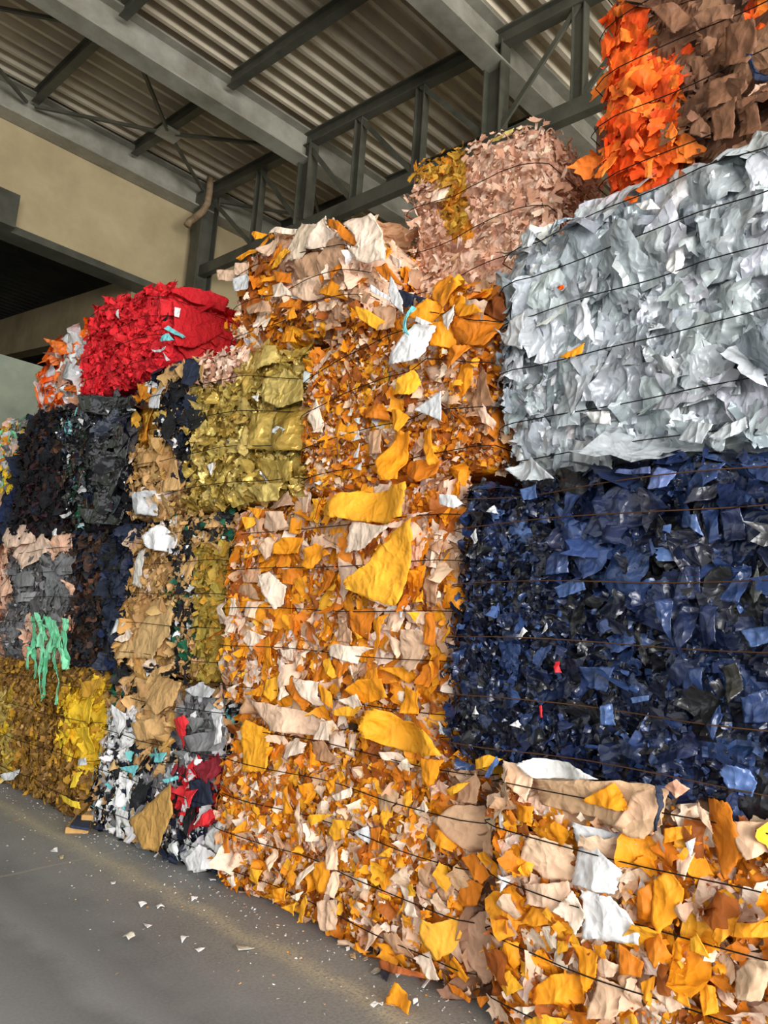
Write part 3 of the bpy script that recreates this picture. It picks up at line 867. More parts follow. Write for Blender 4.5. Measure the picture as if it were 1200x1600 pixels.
bale('B', 'navy blue bale pressed from dark shiny scraps, under the silver bale', 3.10, 0.2, 2.55, 1.08, 2.46, 1.1, 'NVs', 'satin', 102,
     cover=True, cell=0.06, scrap=(0.025, 0.085), count=3000, micro=3500, parts=100, wires=(0.07, 0.23, 0.43, 0.62, 0.83, 0.93), wire_mat='rust', tilt=0.7, aspect=(0.3, 0.9), out=(-0.01, 0.06), relief=0.04,
     regions=[([(1040, 690), (1210, 690), (2600, 300), (2600, 1900), (1210, 1290), (1030, 1250), (1050, 1000), (1000, 900)], 'NVl', 0.2, (0.06, 0.2), None),
              ([(860, 860), (1050, 860), (1050, 1250), (860, 1200)], 'NVs', 0.11, (0.04, 0.13), None),
              ([(900, 740), (1040, 700), (1040, 860), (900, 860)], 'NVl', 0.15, (0.05, 0.15), None)],
     sheet_list=[
    ('wht', [(682, 771), (712, 774), (723, 787), (710, 795), (684, 787)], 0.16, 0.2, 'leather', 'white tab'),
    ('nv2', [(1070, 756), (1096, 726), (1131, 722), (1122, 748), (1087, 769), (1061, 791)]),
    ((36, 40, 56), [(1083, 765), (1139, 745), (1113, 778), (1070, 789)], 0.1),
    ('nv2', [(1157, 726), (1205, 726), (1205, 756), (1170, 743)]),
    ('nv4', [(1066, 804), (1089, 804), (1098, 839), (1074, 821)], 0.1),
    ('nv2', [(1092, 795), (1118, 787), (1126, 843), (1109, 852)]),
    ('navy', [(1126, 800), (1157, 790), (1166, 843), (1131, 847)]),
    ('navy', [(1061, 882), (1096, 886), (1092, 934), (1053, 938)]),
    ('nv2', [(1131, 925), (1161, 882), (1174, 886), (1157, 943), (1126, 938)]),
    ((84, 88, 84), [(1170, 925), (1183, 882), (1191, 925), (1178, 943)]),
    ('navy', [(1057, 943), (1087, 947), (1083, 995), (1061, 1021), (1053, 982)]),
    ('navy', [(1092, 945), (1120, 945), (1118, 1005), (1094, 1010)]),
    ('nv4', [(1157, 982), (1205, 977), (1205, 1003), (1174, 1012)]),
    ('nv2', [(1157, 1090), (1196, 1077), (1205, 1129), (1161, 1129)]),
    ((42, 42, 38), [(1128, 1042), (1152, 1034), (1161, 1077), (1139, 1099)]),
    ('nv2', [(1066, 1047), (1100, 1042), (1096, 1094), (1066, 1086)]),
    ('nv2', [(1096, 1116), (1118, 1090), (1128, 1120), (1113, 1159)]),
    ('nv4', [(1126, 1207), (1135, 1194), (1170, 1203), (1180, 1224), (1174, 1246), (1139, 1233)], 0.1),
    ('nv4', [(936, 1103), (953, 1099), (962, 1133), (940, 1133)]),
    ('nv4', [(985, 1090), (1014, 1086), (1014, 1094), (988, 1099)]),
    ('nv2', [(905, 1042), (957, 1042), (949, 1081), (914, 1073)]),
    ('nv2', [(853, 873), (871, 852), (888, 865), (888, 895), (853, 899)]),
    ('nv4', [(862, 917), (888, 904), (914, 908), (918, 921), (875, 934)]),
    ((86, 100, 146), [(966, 732), (1018, 730), (1018, 741), (962, 739)], 0.1),
    ((96, 112, 160), [(1022, 726), (1053, 735), (1044, 761), (1014, 765)]),
    ('nv4', [(814, 765), (836, 756), (840, 778), (819, 782)]),
    ('navy', [(927, 782), (962, 756), (1009, 778), (1009, 821), (940, 830)]),
    ('nv2', [(1022, 938), (1048, 934), (1048, 1012), (1027, 960)]),
    ('wht', [(806, 995), (819, 980), (825, 986), (810, 999)], 0.09, 0.3, 'leather'), ('lgy', [(845, 990), (853, 973), (856, 982)], 0.09, 0.3, 'leather'),
    ('wht', [(736, 1116), (741, 1103), (748, 1116)], 0.09, 0.3, 'leather'), ('wht', [(797, 1133), (810, 1125), (814, 1138)], 0.09, 0.3, 'leather'),
    ('lgy', [(760, 800), (771, 789), (777, 802)], 0.09, 0.3, 'leather'), ('red', [(864, 1034), (871, 1033), (877, 1051), (868, 1051)], 0.1, 0.3, 'leather', 'red scrap'),
    ('red', [(842, 1103), (846, 1102), (848, 1121), (843, 1121)], 0.1, 0.3, 'leather', 'red scrap'),
    ('nv4', [(1135, 1131), (1143, 1130), (1144, 1136)]), ('lgy', [(735, 838), (745, 826), (746, 845), (738, 850)], 0.09, 0.3, 'leather'),
])

bale('C', 'big silver-grey crumpled film bale resting on the navy bale', 3.12, 0.2, 2.36, 2.47, 3.86, 1.15, 'SV', 'silver', 103,
     cover=True, cell=0.14, scrap=(0.05, 0.16), count=240, micro=120, wrk=0.05, parts=90, wires=(0.07, 0.2, 0.4, 0.6, 0.76, 0.91), tilt=0.3, upright=0.6, relief=0.03, pleat=1.3, aspect=(0.5, 1.1), 
     crease=0.45, out=(-0.01, 0.035), bulge=0.045, r=0.14,
     regions=[([(765, 460), (850, 480), (850, 750), (760, 750)], 'SV', 0.07, (0.03, 0.1), None)],
     top=[(792, 380), (815, 362), (850, 352), (905, 325), (960, 300), (1040, 270), (1110, 240), (1200, 214)],
     sheet_list=[
    ('wht', [(1041, 422), (1043, 399), (1070, 384), (1066, 418), (1054, 428)], 0.09, 0.25, None, 'bright white scrap'),
    ('org', [(874, 558), (912, 535), (909, 551), (886, 560)], 0.1, 0.2, 'leather', 'orange triangular scrap'),
    ('lgy', [(769, 510), (790, 526), (797, 503), (822, 487), (820, 549), (786, 537)], 0.08),
    ((170, 176, 178), [(893, 706), (897, 687), (955, 694), (955, 737), (897, 737)], 0.06, 0.12),
    ('slv', [(1085, 399), (1142, 369), (1205, 376), (1205, 430), (1085, 445)], 0.05, 0.2),
    ((178, 184, 188), [(874, 583), (939, 568), (893, 648)], 0.06, 0.12),
    ('sl2', [(1173, 330), (1181, 296), (1205, 292), (1205, 330)]),
    ('wht', [(993, 319), (1016, 309), (1031, 326), (1004, 330)]),
    ('wht', [(1096, 273), (1116, 265), (1119, 284), (1104, 292)]),
    ((150, 165, 178), [(843, 372), (870, 346), (901, 338), (870, 353)], 0.04),
    ('sl2', [(1058, 687), (1077, 656), (1116, 664), (1096, 694)]),
    ('sl2', [(1108, 683), (1162, 648), (1169, 668), (1123, 691)]),
    ('sl2', [(790, 733), (828, 714), (870, 748), (817, 752)], 0.09),
    ('wht', [(916, 645), (951, 641), (955, 664), (924, 660)]),
    ('sl2', [(812, 368), (822, 354), (840, 368), (830, 385), (815, 388)]),
    ('oj', [(864, 448), (880, 445), (882, 451), (868, 454)], 0.07, 0.2, 'leather'),
])

bale('D', 'topmost bale of brown sheets with a vivid orange end, above the silver bale', 3.3, 0.2, 1.84, 3.86, 5.3, 1.1, 'BR', 'leather', 104,
     cell=0.19, scrap=(0.06, 0.18), count=170, micro=300, parts=80, wires=(0.1, 0.3, 0.5, 0.7, 0.9), tilt=0.45, bulge=0.05,
     regions=[([(965, 10), (1000, 20), (1022, 45), (1040, 82), (1060, 85), (1088, 62), (1094, 100), (1075, 125), (1065, 180), (1080, 225), (1078, 250), (1040, 275), (1000, 300), (925, 310), (925, 240), (945, 180), (945, 60)], 'OJ', 0.07, (0.04, 0.13), None),
              ([(1165, 0), (1210, 0), (1210, 60), (1185, 55), (1165, 35)], 'OJ', 0.07, (0.04, 0.1), None),
              ([(1070, 60), (1125, 60), (1115, 230), (1070, 230)], 'BR', 0.07, (0.03, 0.1), None)],
     sheet_list=[
    ('bro', [(1132, 40), (1180, 30), (1185, 65), (1170, 100), (1130, 102)], 0.11, 0.22), ('bro', [(1110, 130), (1162, 105), (1165, 130), (1145, 155), (1107, 175)], 0.11, 0.22),
    ('bro', [(1110, 175), (1152, 152), (1145, 215), (1115, 220)], 0.11, 0.22), ('bro', [(1152, 160), (1185, 150), (1187, 205), (1150, 210)], 0.11, 0.22),
    ('bro', [(1017, 15), (1055, 5), (1080, 25), (1050, 50)], 0.11, 0.3), ('br3', [(1075, 15), (1150, 8), (1145, 28), (1090, 42)], 0.11, 0.3),
    ((215, 175, 150), [(1170, 150), (1180, 132), (1197, 130), (1176, 174)], 0.09), ('pnk', [(1130, 160), (1150, 145), (1157, 140), (1145, 160)], 0.09),
    ((52, 62, 88), [(1167, 87), (1177, 87), (1177, 110), (1205, 117), (1205, 127), (1175, 122)], 0.1, 0.25, None, 'navy ribbon'),
    ('br3', [(1075, 210), (1090, 175), (1110, 200), (1110, 215)], 0.08), ('oj3', [(1035, 207), (1050, 190), (1060, 207), (1047, 227)], 0.08),
    ('oj3', [(1007, 277), (1012, 245), (1020, 247), (1017, 277)], 0.09), ('oj', [(935, 260), (982, 217), (1010, 197), (962, 235)], 0.09),
    ('oj3', [(970, 65), (970, 45), (995, 47), (985, 67)], 0.08), ('oj3', [(980, 175), (982, 145), (1000, 155), (1005, 175)], 0.08), ('oj3', [(929, 280), (945, 240), (965, 245), (942, 280)], 0.08), ('br2', [(931, 200), (948, 195), (950, 240), (938, 285), (926, 260)], 0.0, 0.4),
])

bale('E', 'floor-level bale of small orange and beige scraps, between mixed textile and white-sheet bales', 3.15, 2.36, 4.5, 0.0, 1.13, 1.1, 'OB', 'leather', 105,
     cover=True, cell=0.07, scrap=(0.04, 0.125), micro=4500, msize=(0.015, 0.05), count=1700, parts=100, wires=(0.13, 0.33, 0.53, 0.72, 0.9), tilt=0.55, sides=0.9, aspect=(0.45, 1.0),
     regions=[([(700, 1200), (800, 1190), (800, 1590), (745, 1580), (735, 1400)], 'BD', 0.2, (0.08, 0.18), None)],
     sheet_list=[
    ('pnk', [(389, 1091), (417, 1097), (468, 1111), (496, 1124), (485, 1150), (422, 1141), (406, 1110)]),
    ((244, 168, 36), [(378, 1135), (386, 1124), (419, 1143), (417, 1205), (379, 1206)], 0.09, 0.15),
    ('lbg', [(419, 1185), (439, 1163), (457, 1152), (477, 1161), (479, 1176), (450, 1185)]),
    ((185, 140, 105), [(487, 1159), (505, 1157), (532, 1194), (487, 1187)]), ('lbg', [(498, 1121), (510, 1128), (518, 1157), (492, 1155)]),
    ('pnk', [(540, 1148), (560, 1146), (546, 1172)]),
    ((244, 168, 36), [(574, 1120), (586, 1106), (620, 1124), (652, 1132), (674, 1142), (700, 1180), (656, 1182), (616, 1172), (576, 1154), (568, 1136)], 0.10, 0.3),
    ('org', [(654, 1184), (692, 1188), (680, 1218), (668, 1235), (658, 1210)], 0.11), ('dor', [(612, 1108), (640, 1116), (666, 1130), (688, 1156), (652, 1134)], 0.12),
    ('lbg', [(594, 1174), (616, 1176), (652, 1198), (640, 1200), (600, 1186)]), ('dor', [(612, 1196), (654, 1208), (642, 1224), (624, 1214)]),
    ((200, 165, 130), [(585, 1242), (602, 1225), (627, 1237), (622, 1252), (607, 1272), (590, 1272)]), ('yel', [(625, 1240), (640, 1234), (645, 1252), (635, 1267)]),
    ('yel', [(695, 1235), (715, 1224), (730, 1222), (717, 1237), (702, 1245)], 0.1), ('lbg', [(645, 1267), (664, 1250), (672, 1265), (656, 1280)], 0.1),
    ('yel', [(635, 1305), (637, 1282), (650, 1282), (667, 1292), (662, 1312)]), ('dor', [(667, 1297), (682, 1280), (705, 1305), (682, 1320)]),
    ((205, 165, 130), [(682, 1280), (715, 1257), (752, 1260), (762, 1290), (760, 1330), (730, 1332), (700, 1300)]), ('dbg', [(720, 1225), (740, 1207), (750, 1225), (747, 1255), (712, 1252)]),
    ('dor', [(722, 1340), (740, 1332), (767, 1367), (750, 1382), (737, 1370)], 0.1), ('dor', [(712, 1405), (725, 1377), (740, 1375), (755, 1385), (745, 1415), (720, 1417)]),
    ('dbg', [(670, 1405), (705, 1372), (712, 1387), (700, 1412)]), ((190, 150, 122), [(715, 1450), (752, 1425), (776, 1420), (776, 1530), (755, 1537), (735, 1512), (712, 1482)], 0.05, 0.15),
    ((248, 180, 60), [(660, 1455), (665, 1435), (680, 1442), (710, 1435), (717, 1462), (705, 1487), (675, 1505), (672, 1482)], 0.11),
    ('org', [(692, 1515), (712, 1492), (735, 1527), (725, 1537)]), ('dor', [(700, 1535), (737, 1560), (735, 1567), (707, 1552)]), ('dor', [(745, 1557), (765, 1557), (752, 1575)]),
    ('lbg', [(620, 1377), (635, 1380), (657, 1432), (635, 1430)]), ('lbg', [(547, 1370), (575, 1372), (577, 1390), (555, 1402)]), ('dbg', [(602, 1457), (622, 1457), (647, 1500), (615, 1497)]),
    ('lbg', [(645, 1497), (667, 1487), (690, 1530), (672, 1530)]), ((175, 95, 45), [(591, 1497), (657, 1522), (660, 1530), (590, 1512)], 0.15), ('pnk', [(572, 1460), (590, 1442), (600, 1450), (572, 1487)]),
    ('yel', [(592, 1337), (612, 1320), (610, 1340)]), ('lgy', [(555, 1300), (575, 1290), (575, 1320)]), ('dor', [(577, 1295), (592, 1292), (595, 1327), (577, 1327)]),
    ('yel', [(468, 1287), (489, 1272), (522, 1272), (502, 1283), (472, 1299)]), ('yel', [(514, 1303), (520, 1280), (552, 1283), (537, 1310), (522, 1314)]), ('lbg', [(364, 1281), (391, 1274), (389, 1289), (372, 1291)]),
    ('yel', [(386, 1375), (393, 1356), (410, 1360), (399, 1385)]), ('lbg', [(462, 1372), (485, 1347), (493, 1350), (468, 1385)], 0.1), ('org', [(489, 1349), (512, 1345), (514, 1372), (508, 1396), (491, 1394)]),
    ('yel', [(441, 1417), (464, 1410), (458, 1431)]), ('yel', [(462, 1442), (464, 1416), (481, 1398), (483, 1410), (472, 1442)]), ((215, 180, 150), [(497, 1408), (508, 1406), (508, 1456), (499, 1454)]),
    ((215, 180, 150), [(512, 1406), (527, 1406), (522, 1454), (510, 1454)]), ('pnk', [(506, 1314), (525, 1314), (527, 1360), (514, 1358)]), ('pnk', [(518, 1362), (529, 1362), (523, 1404), (510, 1396)]),
    ('pnk', [(462, 1272), (468, 1249), (472, 1314), (462, 1322)]), ('org', [(443, 1230), (451, 1228), (453, 1272), (439, 1274)]), ('lbg', [(386, 1228), (397, 1220), (407, 1236)]),
    ('pnk', [(416, 1343), (426, 1326), (433, 1328), (424, 1362)]), ('dor', [(347, 1318), (359, 1283), (359, 1333), (347, 1333)]), ('lbg', [(355, 1372), (364, 1368), (370, 1383), (357, 1389)]),
    ('org', [(395, 1274), (416, 1274), (414, 1295), (395, 1293)]), ('lbg', [(401, 1280), (414, 1293), (403, 1303)], 0.11), ('lbg', [(520, 1243), (547, 1230), (548, 1245), (525, 1251)]),
    ('org', [(508, 1224), (527, 1214), (516, 1241)]), ('org', [(428, 1389), (447, 1387), (445, 1408), (428, 1410)]), ('lbg', [(455, 1400), (472, 1393), (464, 1408)]),
])

bale('F', 'orange and beige sheet bale with big yellow sheets hanging loose from its top', 3.15, 2.60, 4.68, 1.14, 2.53, 1.1, 'OB', 'leather', 106,
     cover=True, cell=0.10, scrap=(0.05, 0.16), micro=3200, msize=(0.015, 0.05), count=800, parts=100, wires=(0.1, 0.29, 0.47, 0.66, 0.84), tilt=0.42, upright=0.5, aspect=(0.5, 1.0),
     sheet_list=[
    ('dbg', [(502, 813), (549, 813), (533, 854), (504, 839)]),
    ('lbg', [(588, 822), (643, 804), (681, 800), (650, 808), (617, 824)], 0.14), ('lbg', [(550, 811), (581, 819), (612, 824), (592, 839), (570, 857), (534, 863)], 0.17, 0.12, None, 'pale beige loose sheet'),
    ((250, 174, 42), [(515, 809), (518, 786), (537, 767), (577, 764), (643, 754), (636, 806), (608, 817), (581, 815), (551, 811)], 0.2, 0.22, None, 'big yellow-orange loose sheet'),
    ((250, 176, 46), [(610, 832), (647, 811), (647, 850), (617, 947), (573, 934), (544, 923), (540, 910), (577, 879)], 0.2, 0.2, None, 'big yellow-orange loose sheet'),
    ('org', [(475, 857), (490, 848), (505, 854), (521, 866), (498, 874), (485, 890), (471, 883)], 0.1), ('dbg', [(498, 876), (531, 885), (521, 895)]),
    ('lbg', [(403, 899), (421, 893), (443, 916), (437, 943), (426, 953)], 0.11, 0.15), ((170, 135, 110), [(413, 793), (448, 766), (457, 788), (435, 795)]), ('pnk', [(402, 821), (413, 800), (443, 799), (450, 822), (424, 835)]),
    ('pnk', [(457, 775), (487, 778), (483, 802), (468, 800)]), ('yel', [(488, 780), (496, 779), (501, 822), (492, 813)]), ('yel', [(379, 808), (402, 808), (386, 828)]), ('org', [(389, 793), (408, 795), (402, 810)]),
    ('org', [(457, 808), (472, 813), (470, 835), (454, 833)]), ('org', [(432, 850), (448, 839), (470, 839), (470, 865), (428, 866)]), ('pnk', [(406, 857), (419, 839), (430, 839), (419, 868), (411, 876)]),
    ('dbg', [(380, 892), (404, 887), (404, 910), (380, 910)]), ('dbg', [(364, 916), (395, 912), (408, 938), (367, 932)]), ('dor', [(443, 890), (468, 888), (463, 914), (444, 912)]), ('dor', [(498, 890), (523, 892), (518, 916), (501, 934)]),
    ('pnk', [(650, 830), (669, 828), (665, 859), (656, 868), (648, 854)]), ('dbg', [(672, 857), (692, 839), (703, 854), (683, 865)]), ('lbg', [(658, 883), (661, 872), (683, 881), (683, 888)]),
    ('dbg', [(661, 905), (674, 889), (687, 905), (685, 947), (661, 940)]), ('yel', [(645, 931), (658, 921), (661, 940), (645, 942)]), ('org', [(632, 890), (661, 892), (656, 916), (632, 918)]),
    ('lbg', [(379, 998), (386, 983), (413, 994), (402, 1009), (395, 1017)]), ('org', [(404, 1000), (426, 996), (426, 1040), (408, 1045)]), ('dor', [(395, 1020), (408, 1012), (410, 1040), (399, 1044)]),
    ('org', [(371, 1009), (380, 1005), (393, 1016), (382, 1027)]), ('org', [(410, 945), (457, 941), (443, 989), (402, 967)], 0.05), ('pnk', [(413, 968), (426, 968), (426, 987), (413, 985)]),
    ('lbg', [(356, 965), (365, 963), (364, 989), (353, 987)]), ('lbg', [(360, 935), (370, 935), (368, 962), (356, 960)]), ('pnk', [(366, 967), (380, 966), (375, 990)]), ('pnk', [(384, 939), (410, 939), (399, 967), (382, 961)]),
    ('lbg', [(439, 1016), (457, 1014), (459, 1033), (443, 1029)]), ('pnk', [(459, 1023), (472, 1025), (472, 1040), (465, 1044)]), ('lbg', [(512, 1010), (522, 1006), (580, 1012), (560, 1022), (554, 1038), (514, 1024)], 0.1, 0.2),
    ('yel', [(500, 1030), (512, 1028), (528, 1056), (520, 1060), (508, 1048)]), ('dor', [(516, 1028), (550, 1038), (530, 1060)]), ('lbg', [(543, 1042), (548, 1039), (552, 1060)]), ('org', [(564, 1052), (592, 1042), (592, 1060), (568, 1070)]),
    ('dor', [(550, 954), (584, 948), (578, 1002), (548, 990)]), ('dbg', [(528, 976), (540, 974), (552, 988), (552, 1004), (526, 1002)]), ('yel', [(550, 984), (568, 996), (556, 1000)]), ('pnk', [(586, 948), (608, 952), (582, 968)]),
    ('org', [(582, 968), (606, 958), (590, 1010), (580, 1032)]), ('pnk', [(610, 952), (632, 956), (624, 988), (598, 984)]), ('lgy', [(623, 948), (632, 946), (626, 970)], 0.11), ('pnk', [(636, 952), (668, 956), (664, 976), (634, 972)]),
    ((210, 175, 145), [(630, 984), (660, 984), (654, 1046), (644, 1050), (622, 1034)]), ('pnk', [(604, 988), (628, 1004), (620, 1030)]), ('dor', [(666, 958), (680, 956), (676, 1010), (662, 1006)]),
    ('dor', [(660, 1042), (688, 1020), (688, 1042), (670, 1074), (650, 1068)]), ('org', [(596, 1044), (652, 1042), (648, 1058), (632, 1068), (618, 1054)]), ('org', [(540, 1078), (564, 1062), (600, 1060), (606, 1090), (560, 1100)]),
    ('lbg', [(530, 1094), (560, 1084), (568, 1102), (548, 1108)], 0.11), ('yel', [(523, 1110), (536, 1104), (568, 1104), (552, 1120), (524, 1118)]), ('org', [(628, 1070), (656, 1082), (652, 1116), (626, 1114)]), ('brn', [(672, 1096), (698, 1110), (668, 1116)]),
    ('yel', [(417, 1062), (435, 1055), (435, 1082), (421, 1097), (414, 1084)]), ('dor', [(441, 1056), (454, 1056), (483, 1100), (476, 1110), (450, 1077)]), ('lbg', [(455, 1058), (496, 1066), (496, 1104), (483, 1102)]),
    ('lbg', [(437, 1058), (450, 1086), (432, 1097)]), ('org', [(382, 1084), (411, 1069), (408, 1088)]), ('org', [(356, 1055), (373, 1045), (362, 1066)]), ('yel', [(369, 1055), (388, 1047), (377, 1060)]), ('lbg', [(351, 1077), (375, 1067), (358, 1082)]),
    ('org', [(499, 1067), (516, 1082), (520, 1108), (499, 1095)]),
])

bale('G', 'rust-orange bale with a gathered orange rosette at its upper corner, left of the silver bale', 3.15, 2.40, 3.98, 2.55, 3.64, 1.5, 'OBs', 'leather', 107,
     cover=True, cell=0.06, scrap=(0.03, 0.11), micro=4500, msize=(0.015, 0.05), count=1500, parts=100, wires=(0.1, 0.3, 0.55, 0.78), tilt=0.6, sides=0.8, wtilt=-0.02,
     regions=[([(735, 440), (800, 440), (800, 770), (720, 770), (742, 600)], 'OBd', 0.13, (0.06, 0.16), None),
              ([(640, 430), (740, 420), (740, 640), (680, 600), (600, 600)], 'OB', 0.12, (0.06, 0.14), None)],
     top=[(480, 560), (560, 505), (620, 470), (660, 460), (690, 432), (720, 440), (785, 462)],
     sheet_list=[
    ((200, 124, 22), [(676, 453), (682, 436), (698, 425), (712, 439), (712, 456), (695, 483), (676, 467)], 0.08, 0.35), ('org', [(646, 489), (668, 467), (687, 472), (690, 494), (673, 505), (640, 497)], 0.1, 0.35),
    ('org', [(712, 456), (739, 472), (761, 491), (728, 497), (712, 494), (706, 478)], 0.1, 0.35), ((126, 66, 22), [(739, 469), (772, 456), (786, 467), (794, 489), (783, 502), (761, 491)], 0.06, 0.35),
    ('dor', [(709, 497), (761, 491), (781, 502), (764, 544), (745, 541), (706, 538)], 0.09, 0.35), ('org', [(673, 505), (706, 502), (712, 541), (673, 541)], 0.1, 0.35), ((222, 214, 206), [(687, 491), (709, 475), (709, 502), (698, 515)], 0.14),
    ('wht', [(646, 505), (676, 505), (660, 552), (646, 564), (606, 570), (613, 552)], 0.17, 0.12, None, 'large white sheet'), ('wht', [(650, 494), (675, 505), (662, 508), (649, 502)], 0.19, 0.2, None, 'white folded flap'),
    ('teal', [(638, 475), (646, 479), (636, 500), (638, 524), (631, 519), (632, 497)], 0.21, 0.2, None, 'turquoise ribbon'), ('dbl', [(624, 453), (662, 464), (649, 478), (635, 483)], 0.05), ('dbl', [(640, 462), (668, 466), (655, 474)], 0.07),
    ('dor', [(709, 541), (737, 535), (704, 579), (693, 557)], 0.13), ('org', [(715, 566), (742, 563), (739, 596), (720, 618), (712, 601)]), ((150, 110, 80), [(745, 566), (761, 585), (772, 634), (737, 643), (742, 596)]),
    ('yel', [(616, 610), (624, 590), (646, 577), (654, 599), (640, 617), (616, 617)], 0.1), ('lgy', [(647, 641), (687, 610), (691, 659), (668, 648)], 0.11, 0.15, None, 'white corner of sheet'), ('org', [(606, 639), (624, 640), (638, 651), (624, 676), (613, 667)], 0.1),
    ('org', [(618, 673), (646, 676), (632, 698), (627, 750), (602, 753), (590, 720)], 0.1), ('org', [(662, 673), (676, 670), (673, 698), (687, 722), (673, 728), (657, 695)], 0.1), ('dor', [(632, 720), (684, 717), (684, 739), (657, 755), (629, 739)]),
    ('lbg', [(481, 599), (497, 581), (497, 596)]), ('lbg', [(481, 656), (497, 623), (506, 676), (489, 676)]), ('org', [(503, 618), (519, 618), (511, 645)]), ('dor', [(569, 632), (602, 632), (602, 654), (574, 654)]), ('dbg', [(574, 673), (596, 670), (596, 709), (574, 709)]),
    ('lgy', [(552, 655), (562, 652), (560, 662)]), ('lgy', [(545, 676), (560, 672), (564, 686), (550, 690)]), ('wht', [(548, 715), (562, 692), (560, 715)]), ('lgy', [(546, 730), (566, 722), (564, 735)]),
])

bale('H', 'orange and beige bale on top of the gold bale with sheets fanning out above', 3.15, 3.42, 5.0, 3.68, 4.62, 1.1, 'BE', 'leather', 208,
     cell=0.15, scrap=(0.05, 0.15), count=420, parts=100, wires=(0.2, 0.45, 0.72), tilt=0.55, r=0.16, group='baled scrap in the stacked wall',
     regions=[([(350, 470), (640, 480), (640, 580), (350, 570)], 'OBs', 0.06, (0.04, 0.11), None), ([(365, 420), (430, 400), (450, 440), (380, 470)], 'OBd', 0.08, (0.04, 0.12), None)],
     top=[(365, 425), (385, 395), (420, 368), (480, 356), (560, 350), (600, 390), (625, 420)],
     sheet_list=[
    ((226, 204, 178), [(465, 345), (494, 351), (478, 392), (473, 402), (440, 412), (452, 385)], 0.1, 0.15), ('lbg', [(500, 347), (515, 341), (510, 355), (527, 365), (542, 385), (500, 389), (480, 392), (492, 365)], 0.09),
    ('lbg', [(580, 332), (594, 357), (602, 406), (575, 413), (557, 407), (545, 385), (562, 387), (552, 362), (535, 349)], 0.14, 0.12, None, 'large pale beige sheet standing up'),
    ('dor', [(512, 342), (532, 347), (562, 387), (535, 374), (527, 360), (510, 352)], 0.16, 0.25), ('org', [(497, 390), (540, 387), (554, 405), (502, 406)]), ((206, 172, 140), [(500, 406), (555, 406), (580, 432), (582, 445), (520, 425), (500, 430)]),
    ('org', [(420, 362), (425, 366), (382, 410), (374, 406)]), ('lbg', [(428, 355), (460, 356), (457, 364), (422, 366)]), ('org', [(392, 361), (415, 364), (400, 375)], 0.02), ('pnk', [(402, 392), (422, 375), (437, 370), (435, 380), (422, 402)]),
    ('brn', [(387, 417), (402, 400), (422, 422), (400, 435)]), ('yel', [(422, 420), (442, 386), (454, 392), (432, 416)], 0.12), ('dor', [(422, 420), (434, 380), (439, 382), (437, 397), (425, 415)], 0.11), ('org', [(394, 450), (430, 425), (427, 435), (410, 442), (396, 452)]),
    ('dor', [(430, 425), (450, 425), (450, 440), (435, 442)]), ('lgy', [(366, 437), (382, 427), (392, 436), (385, 450), (369, 456)], 0.12), ('pnk', [(341, 422), (364, 420), (365, 437), (343, 439)], 0.02), ('pnk', [(370, 412), (388, 409), (388, 428), (368, 430)]),
    ('lbg', [(417, 442), (440, 440), (458, 460), (425, 468)]), ('pnk', [(460, 440), (500, 432), (500, 462), (475, 470), (455, 460)]), ('dbg', [(455, 415), (495, 392), (500, 430), (460, 437)]), ('org', [(500, 445), (515, 435), (535, 450), (540, 467), (500, 460)]),
    ('dor', [(517, 427), (530, 405), (534, 408), (520, 437)], 0.12), ('dbg', [(552, 447), (582, 460), (572, 475), (547, 465)]), ('dbg', [(580, 414), (602, 445), (580, 432)]), ('dor', [(587, 420), (605, 412), (627, 445), (602, 437)], 0.08),
    ('lbg', [(610, 397), (627, 407), (625, 420), (612, 412)], 0.06), ('org', [(600, 382), (612, 392), (605, 405)], 0.06), ('wht', [(581, 445), (610, 465), (607, 470), (580, 456)], 0.16, 0.15, None, 'white folded sheet'),
    ('wht', [(607, 429), (617, 445), (631, 470), (631, 490), (607, 470), (605, 450)], 0.15, 0.15, None, 'white folded sheet'), ('yel', [(557, 480), (577, 485), (595, 500), (582, 514), (565, 500)], 0.12), ('dbg', [(585, 482), (612, 477), (617, 512), (592, 517)]),
    ('pnk', [(495, 470), (530, 470), (520, 485), (500, 486)]), ('dbg', [(377, 475), (420, 470), (421, 486), (390, 492)]), ('org', [(440, 490), (462, 480), (462, 495), (447, 502)]), ('org', [(437, 520), (460, 515), (462, 535), (435, 535)]), ('pnk', [(387, 517), (400, 510), (407, 527)]),
])

